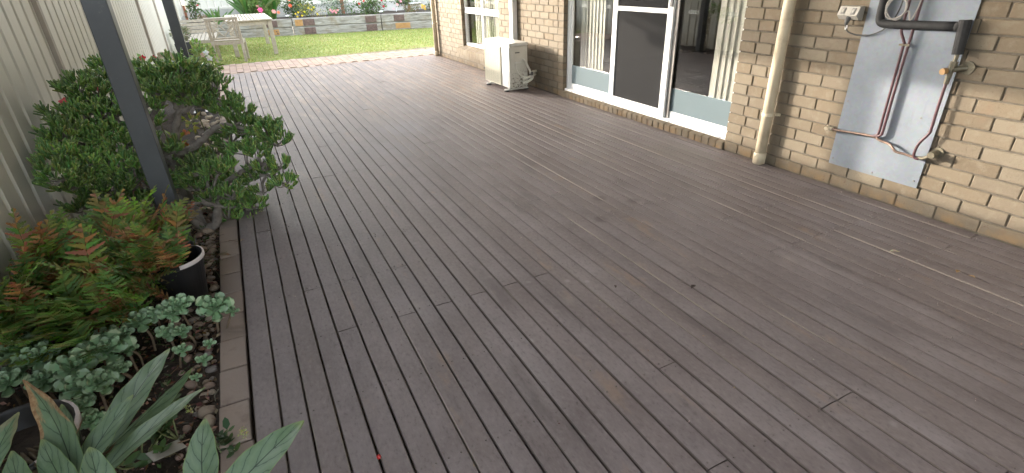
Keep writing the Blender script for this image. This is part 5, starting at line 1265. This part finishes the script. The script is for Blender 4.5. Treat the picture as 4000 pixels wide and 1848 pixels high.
# ---- bits on the deck
br = thing('berry', 'small red berry lying in a gap between the deck boards', 'berry', tuple(pz(1480, 1785, 0)))
c = pz(1480, 1785, .008); MB().lathe([(0, -.0085), (.0055, -.007), (.0085, 0), (.0065, .006), (0, .009)], (c.x, c.y, .0085), 12).build('fruit', 'berry_red', br, smooth=True)
MB().tube([(c.x + .004, c.y - .008, .006), (c.x + .008, c.y - .016, .003)], .0012, 5).build('stalk', 'stem_brown', br)
def dryleaf(u, v_, s, col, lab, rz):
    p = pz(u, v_, .003); m = MB(); nn = 6
    for i in range(nn + 1):
        t = i / nn; w_ = s * .22 * math.sin(math.pi * min(.98, t + .02)) + .0004
        for k in (-1, 0, 1): m.v.append(Vector(((t - .5) * s, k * w_, .004 + .10 * s * abs(k) * math.sin(t * 3) + .05 * s * math.sin(t * 5))))
    for i in range(nn):
        for k in range(2): a = i * 3 + k; m.face((a, a + 1, a + 4, a + 3), 0, jit(col, .15))
    me = m.mesh('fallen_leaf', 'litter'); o = link('fallen_leaf', me, None, p, (0, 0, rz)); tag(o, lab, 'leaf')
dryleaf(2708, 1122, .050, (0.045, 0.035, 0.03), 'larger dark curled leaf lying on the middle of the deck', .4); dryleaf(2404, 1121, .030, (0.06, 0.045, 0.035), 'small dark leaf scrap on the middle of the deck', 1.0)
dryleaf(3740, 1062, .045, (0.30, 0.19, 0.10), 'curled tan leaf on the deck boards near the brick wall', .2); dryleaf(3795, 1082, .035, (0.36, 0.24, 0.12), 'pale orange leaf scrap on the deck near the brick wall', 1.4); dryleaf(3495, 985, .06, (0.42, 0.36, 0.26), 'straw coloured twig-like leaf on the deck below the steel panel', -.5)
dryleaf(948, 940, .035, (0.34, 0.25, 0.18), 'curled brown leaf on the outer deck board beside the jade plant', .9); dryleaf(3285, 752, .025, (0.45, 0.42, 0.36), 'tiny pale leaf at the foot of the brick wall', .9); dryleaf(875, 1000, .09, (0.20, 0.14, 0.09), 'long dry leaf lying across the clay pavers', -.3)
m = MB()
for k in range(420):
    p = Vector((random.uniform(-4.0, -.05), random.uniform(.6, 10.8) if random.random() < .6 else random.uniform(1, 4), .002)); s = random.uniform(.002, .006); leaf_cloud(m, p + Vector((0, 0, s * .5)), (s, s, s * .4), 2, s * 1.6, [(0.40, 0.36, 0.30), (0.12, 0.09, 0.06), (0.30, 0.22, 0.14)])
o = stuff(m.build('deck_debris', 'litter')); tag(o, 'specks of dry plant debris scattered over the deck boards', 'debris')

# ================================================================== RAISED BED AT THE BACK
GB = .41
def bush(name, label, cat, u, v_, y_, rad, n, size, cols, flowers=(), stems=5, group=None, aspect=2.0, shell=.45):
    c = px(u, v_, y_); t = thing(name, label, cat, (c.x, c.y, GB), group); m = MB(); lumps = 6
    for k in range(lumps):
        d = rv(); cc = c + Vector((d.x * rad[0] * .55, d.y * rad[1] * .5, d.z * rad[2] * .5)); leaf_cloud(m, cc, (rad[0] * .62, rad[1] * .62, rad[2] * .62), n // lumps, size, cols, shell, .2, aspect=aspect)
    m.build('foliage', 'thin_leaf', t); s_ = MB()
    for k in range(stems):
        a = random.uniform(0, 6.28); e = c + Vector((math.cos(a) * rad[0] * .6, math.sin(a) * rad[1] * .6, random.uniform(-.3, .6) * rad[2])); s_.tube(spline([(c.x + random.uniform(-.05, .05), c.y + random.uniform(-.05, .05), GB - .02), (Vector((c.x, c.y, GB)) + e) / 2 + rv(.04), e], 4), .008, 5)
    s_.build('stem', 'stem_brown', t)
    for (fu, fv, fy, fr_, col) in flowers:
        p = px(fu, fv, fy); fm = MB()
        for k in range(4): flower(fm, p + rv(fr_ * .18), fr_ * (1 - .17 * k), jit(col, .12), 6, (random.uniform(-.3, .3), -1, .5))
        fm.build('flower', 'petal', t)
    return t
G1 = [(0.075, 0.12, 0.04), (0.105, 0.16, 0.055), (0.055, 0.09, 0.032), (0.14, 0.19, 0.075)]
G2 = [(0.11, 0.19, 0.045), (0.15, 0.25, 0.065), (0.085, 0.15, 0.04)]
G3 = [(0.12, 0.18, 0.10), (0.17, 0.23, 0.14), (0.09, 0.14, 0.075)]
bush('rose_bush', 'rose bush with orange and pink blooms behind the garden table', 'rose bush', 1160, 25, 19.6, (.62, .4, .50), 1500, .075, G1, [(1133, 22, 19.2, .065, (0.85, 0.16, 0.07)), (1128, -2, 19.3, .06, (0.85, 0.2, 0.1)), (1071, 46, 19.0, .075, (0.85, 0.36, 0.34)), (1087, 49, 19.0, .055, (0.80, 0.30, 0.12))])
bush('rose_bush', 'rose bush with dark red buds above the middle sleeper', 'rose bush', 1440, 22, 19.4, (.62, .4, .46), 1500, .07, G1 + G2, [(1402, 14, 19.0, .045, (0.55, 0.07, 0.05)), (1490, 2, 19.1, .05, (0.45, 0.03, 0.05)), (1498, 24, 19.0, .045, (0.5, 0.04, 0.06)), (1420, 5, 19.1, .04, (0.6, 0.12, 0.1))])
bush('shrub', 'loose grey-green shrub between the two rose bushes', 'shrub', 1310, 22, 19.7, (.55, .35, .50), 1200, .07, G3, [], aspect=3.2)
bush('flowering_plant', 'yellow-flowered plant spilling over the sleeper wall', 'plant', 1215, 42, 19.0, (.48, .25, .26), 700, .05, G3 + [(0.52, 0.45, 0.05), (0.48, 0.42, 0.08)], [(u, v_, 18.85, .035, (0.68, 0.55, 0.05)) for u, v_ in ((1155, 55), (1165, 48), (1180, 62), (1205, 32), (1218, 38), (1225, 28), (1190, 45), (1162, 65), (1240, 55))], aspect=3)
bush('flowering_plant', 'low plant with pink flower spikes over the middle of the sleeper wall', 'plant', 1302, 48, 18.9, (.24, .2, .14), 260, .05, G2, [(u, v_, 18.75, .045, (0.80, 0.35, 0.38)) for u, v_ in ((1292, 40), (1298, 46), (1305, 42), (1318, 40), (1312, 48))])
bush('flowering_plant', 'bronze and yellow flowering plant beneath the bird bath', 'plant', 1615, 32, 18.6, (.38, .22, .16), 420, .05, [(0.22, 0.20, 0.09), (0.27, 0.19, 0.10), (0.16, 0.18, 0.07)], [(u, v_, 18.3, .05, (0.70, 0.50, 0.10)) for u, v_ in ((1650, 30), (1658, 24), (1648, 22), (1660, 34))], aspect=3)
bush('shrub', 'mid green shrub with pink blooms beside the bird bath', 'shrub', 1585, 8, 19.3, (.42, .3, .36), 900, .07, G2 + G1, [(1565, 5, 18.9, .05, (0.75, 0.40, 0.45)), (1552, 18, 18.9, .045, (0.75, 0.42, 0.45)), (1538, 35, 18.7, .04, (0.78, 0.5, 0.5))])
bush('shrub', 'bushy green shrub against the far corner downpipe', 'shrub', 1690, 22, 18.4, (.30, .25, .38), 700, .065, G1)
bush('ground_plant', 'low brown heather-like plant in front of the concrete plinth', 'plant', 815, 66, 19.3, (.42, .2, .10), 500, .045, [(0.28, 0.19, 0.09), (0.34, 0.24, 0.13), (0.20, 0.15, 0.07)], aspect=3)
bush('rose_bush', 'tall leafy rose stem standing in the corner of the back fence', 'rose bush', 755, 42, 19.6, (.20, .2, .50), 300, .10, G1, [(772, 20, 19.2, .04, (0.45, 0.10, 0.09))], stems=3, shell=.2)
bush('rose_bush', 'rose bush with a big hot-pink bloom at the table corner', 'rose bush', 1010, 38, 19.1, (.32, .25, .28), 520, .07, G2, [(1016, 38, 18.8, .09, (0.85, 0.13, 0.30)), (1006, 25, 19.0, .05, (0.55, 0.28, 0.2))])
def strap(name, label, u, v_, y_, n, ln, wd_, cols, spread, cat='plant'):
    c = px(u, v_, y_); t = thing(name, label, cat, (c.x, c.y, GB))
    for k in range(n):
        a = random.uniform(0, 6.28); lean = random.uniform(.1, spread); b = Vector((c.x + random.uniform(-.14, .14), c.y + random.uniform(-.12, .12), GB - .02)); l = ln * random.uniform(.7, 1.1); d = Vector((math.cos(a) * lean, math.sin(a) * lean * .6, 1)).normalized(); sd_ = d.cross(Vector((0, -1, 0)) + rv(.7)).normalized(); m = MB(); N = 7; cc = jit(random.choice(cols), .2)
        for i in range(N + 1):
            f = i / N; w_ = wd_ * (math.sin(math.pi * min(.97, f ** .75 * .96 + .04)) ** .8) + .002; p = b + d * l * f + Vector((math.cos(a), math.sin(a), -.6)) * lean * l * .35 * f * f; nrm = d.cross(sd_)
            m.v += [p - sd_ * w_ + nrm * w_ * .3, p, p + sd_ * w_ + nrm * w_ * .3]
        for i in range(N):
            for q in range(2): a_ = i * 3 + q; m.face((a_, a_ + 1, a_ + 4, a_ + 3), 0, cc)
        m.build('leaf', 'thin_leaf', t, smooth=True)
strap('canna_clump', 'tall clump of broad upright green leaves in front of the back fence', 985, 62, 19.5, 64, 1.15, .050, [(0.085, 0.165, 0.045), (0.12, 0.21, 0.055), (0.065, 0.125, 0.035), (0.15, 0.24, 0.08)], .75)
strap('canna_clump', 'second clump of broad green leaves next to the orange roses', 1060, 50, 19.9, 26, 1.3, .06, [(0.10, 0.20, 0.045), (0.13, 0.25, 0.06)], .5)
strap('agave', 'small spiky green plant standing before the concrete plinth', 853, 68, 19.2, 13, .55, .035, [(0.09, 0.19, 0.06), (0.13, 0.25, 0.09)], .9)
# bird bath, garden lights
bb = thing('bird_bath', 'white shallow bird bath on a thin stem in the raised bed', 'bird bath', tuple(px(1621, 55, 18.9)))
c = px(1621, 14, 18.9)
MB().lathe([(.03, -.07), (.10, -.05), (.20, .0), (.215, .028), (.205, .03), (.12, -.02), (0, -.035)], c, 28).build('bowl', 'white_ceramic', bb, smooth=True)
MB().tube([(c.x, c.y, GB - .03), (c.x, c.y, c.z - .05)], .018, 8).build('stem', 'white_ceramic', bb)
MB().tube([(c.x - .03, c.y, c.z - .03), (c.x - .03, c.y, c.z + .2)], .008, 6).build('spout', 'white_ceramic', bb)
for u, v_, lab in ((1126, 62, 'solar garden light on the sleeper joint behind the table'), (1480, 42, 'solar garden light on the sleeper joint below the red rose bush')):
    x = px(u, v_, 18.6).x; y = WE(x) + .13; t = thing('garden_light', lab, 'garden light', (x, y, .44)); MB().tube([(x, y, .43), (x, y, .50)], .014, 8).build('stem', 'lamp_black', t); MB().lathe([(.020, 0), (.055, .012), (.066, .03), (.05, .045), (0, .052)], (x, y, .50), 16).build('cap', 'lamp_cap', t, smooth=True)
c = px(1545, 22, 19.9); o = MB().tube([(c.x, c.y, GB), (c.x + .18, c.y, 1.25)], .014, 6).build('garden_stake', 'white'); tag(o, 'leaning white garden stake next to the pink shrub', 'stake')

for o in list(bpy.data.objects):
    if '_o' in o: del o['_o']
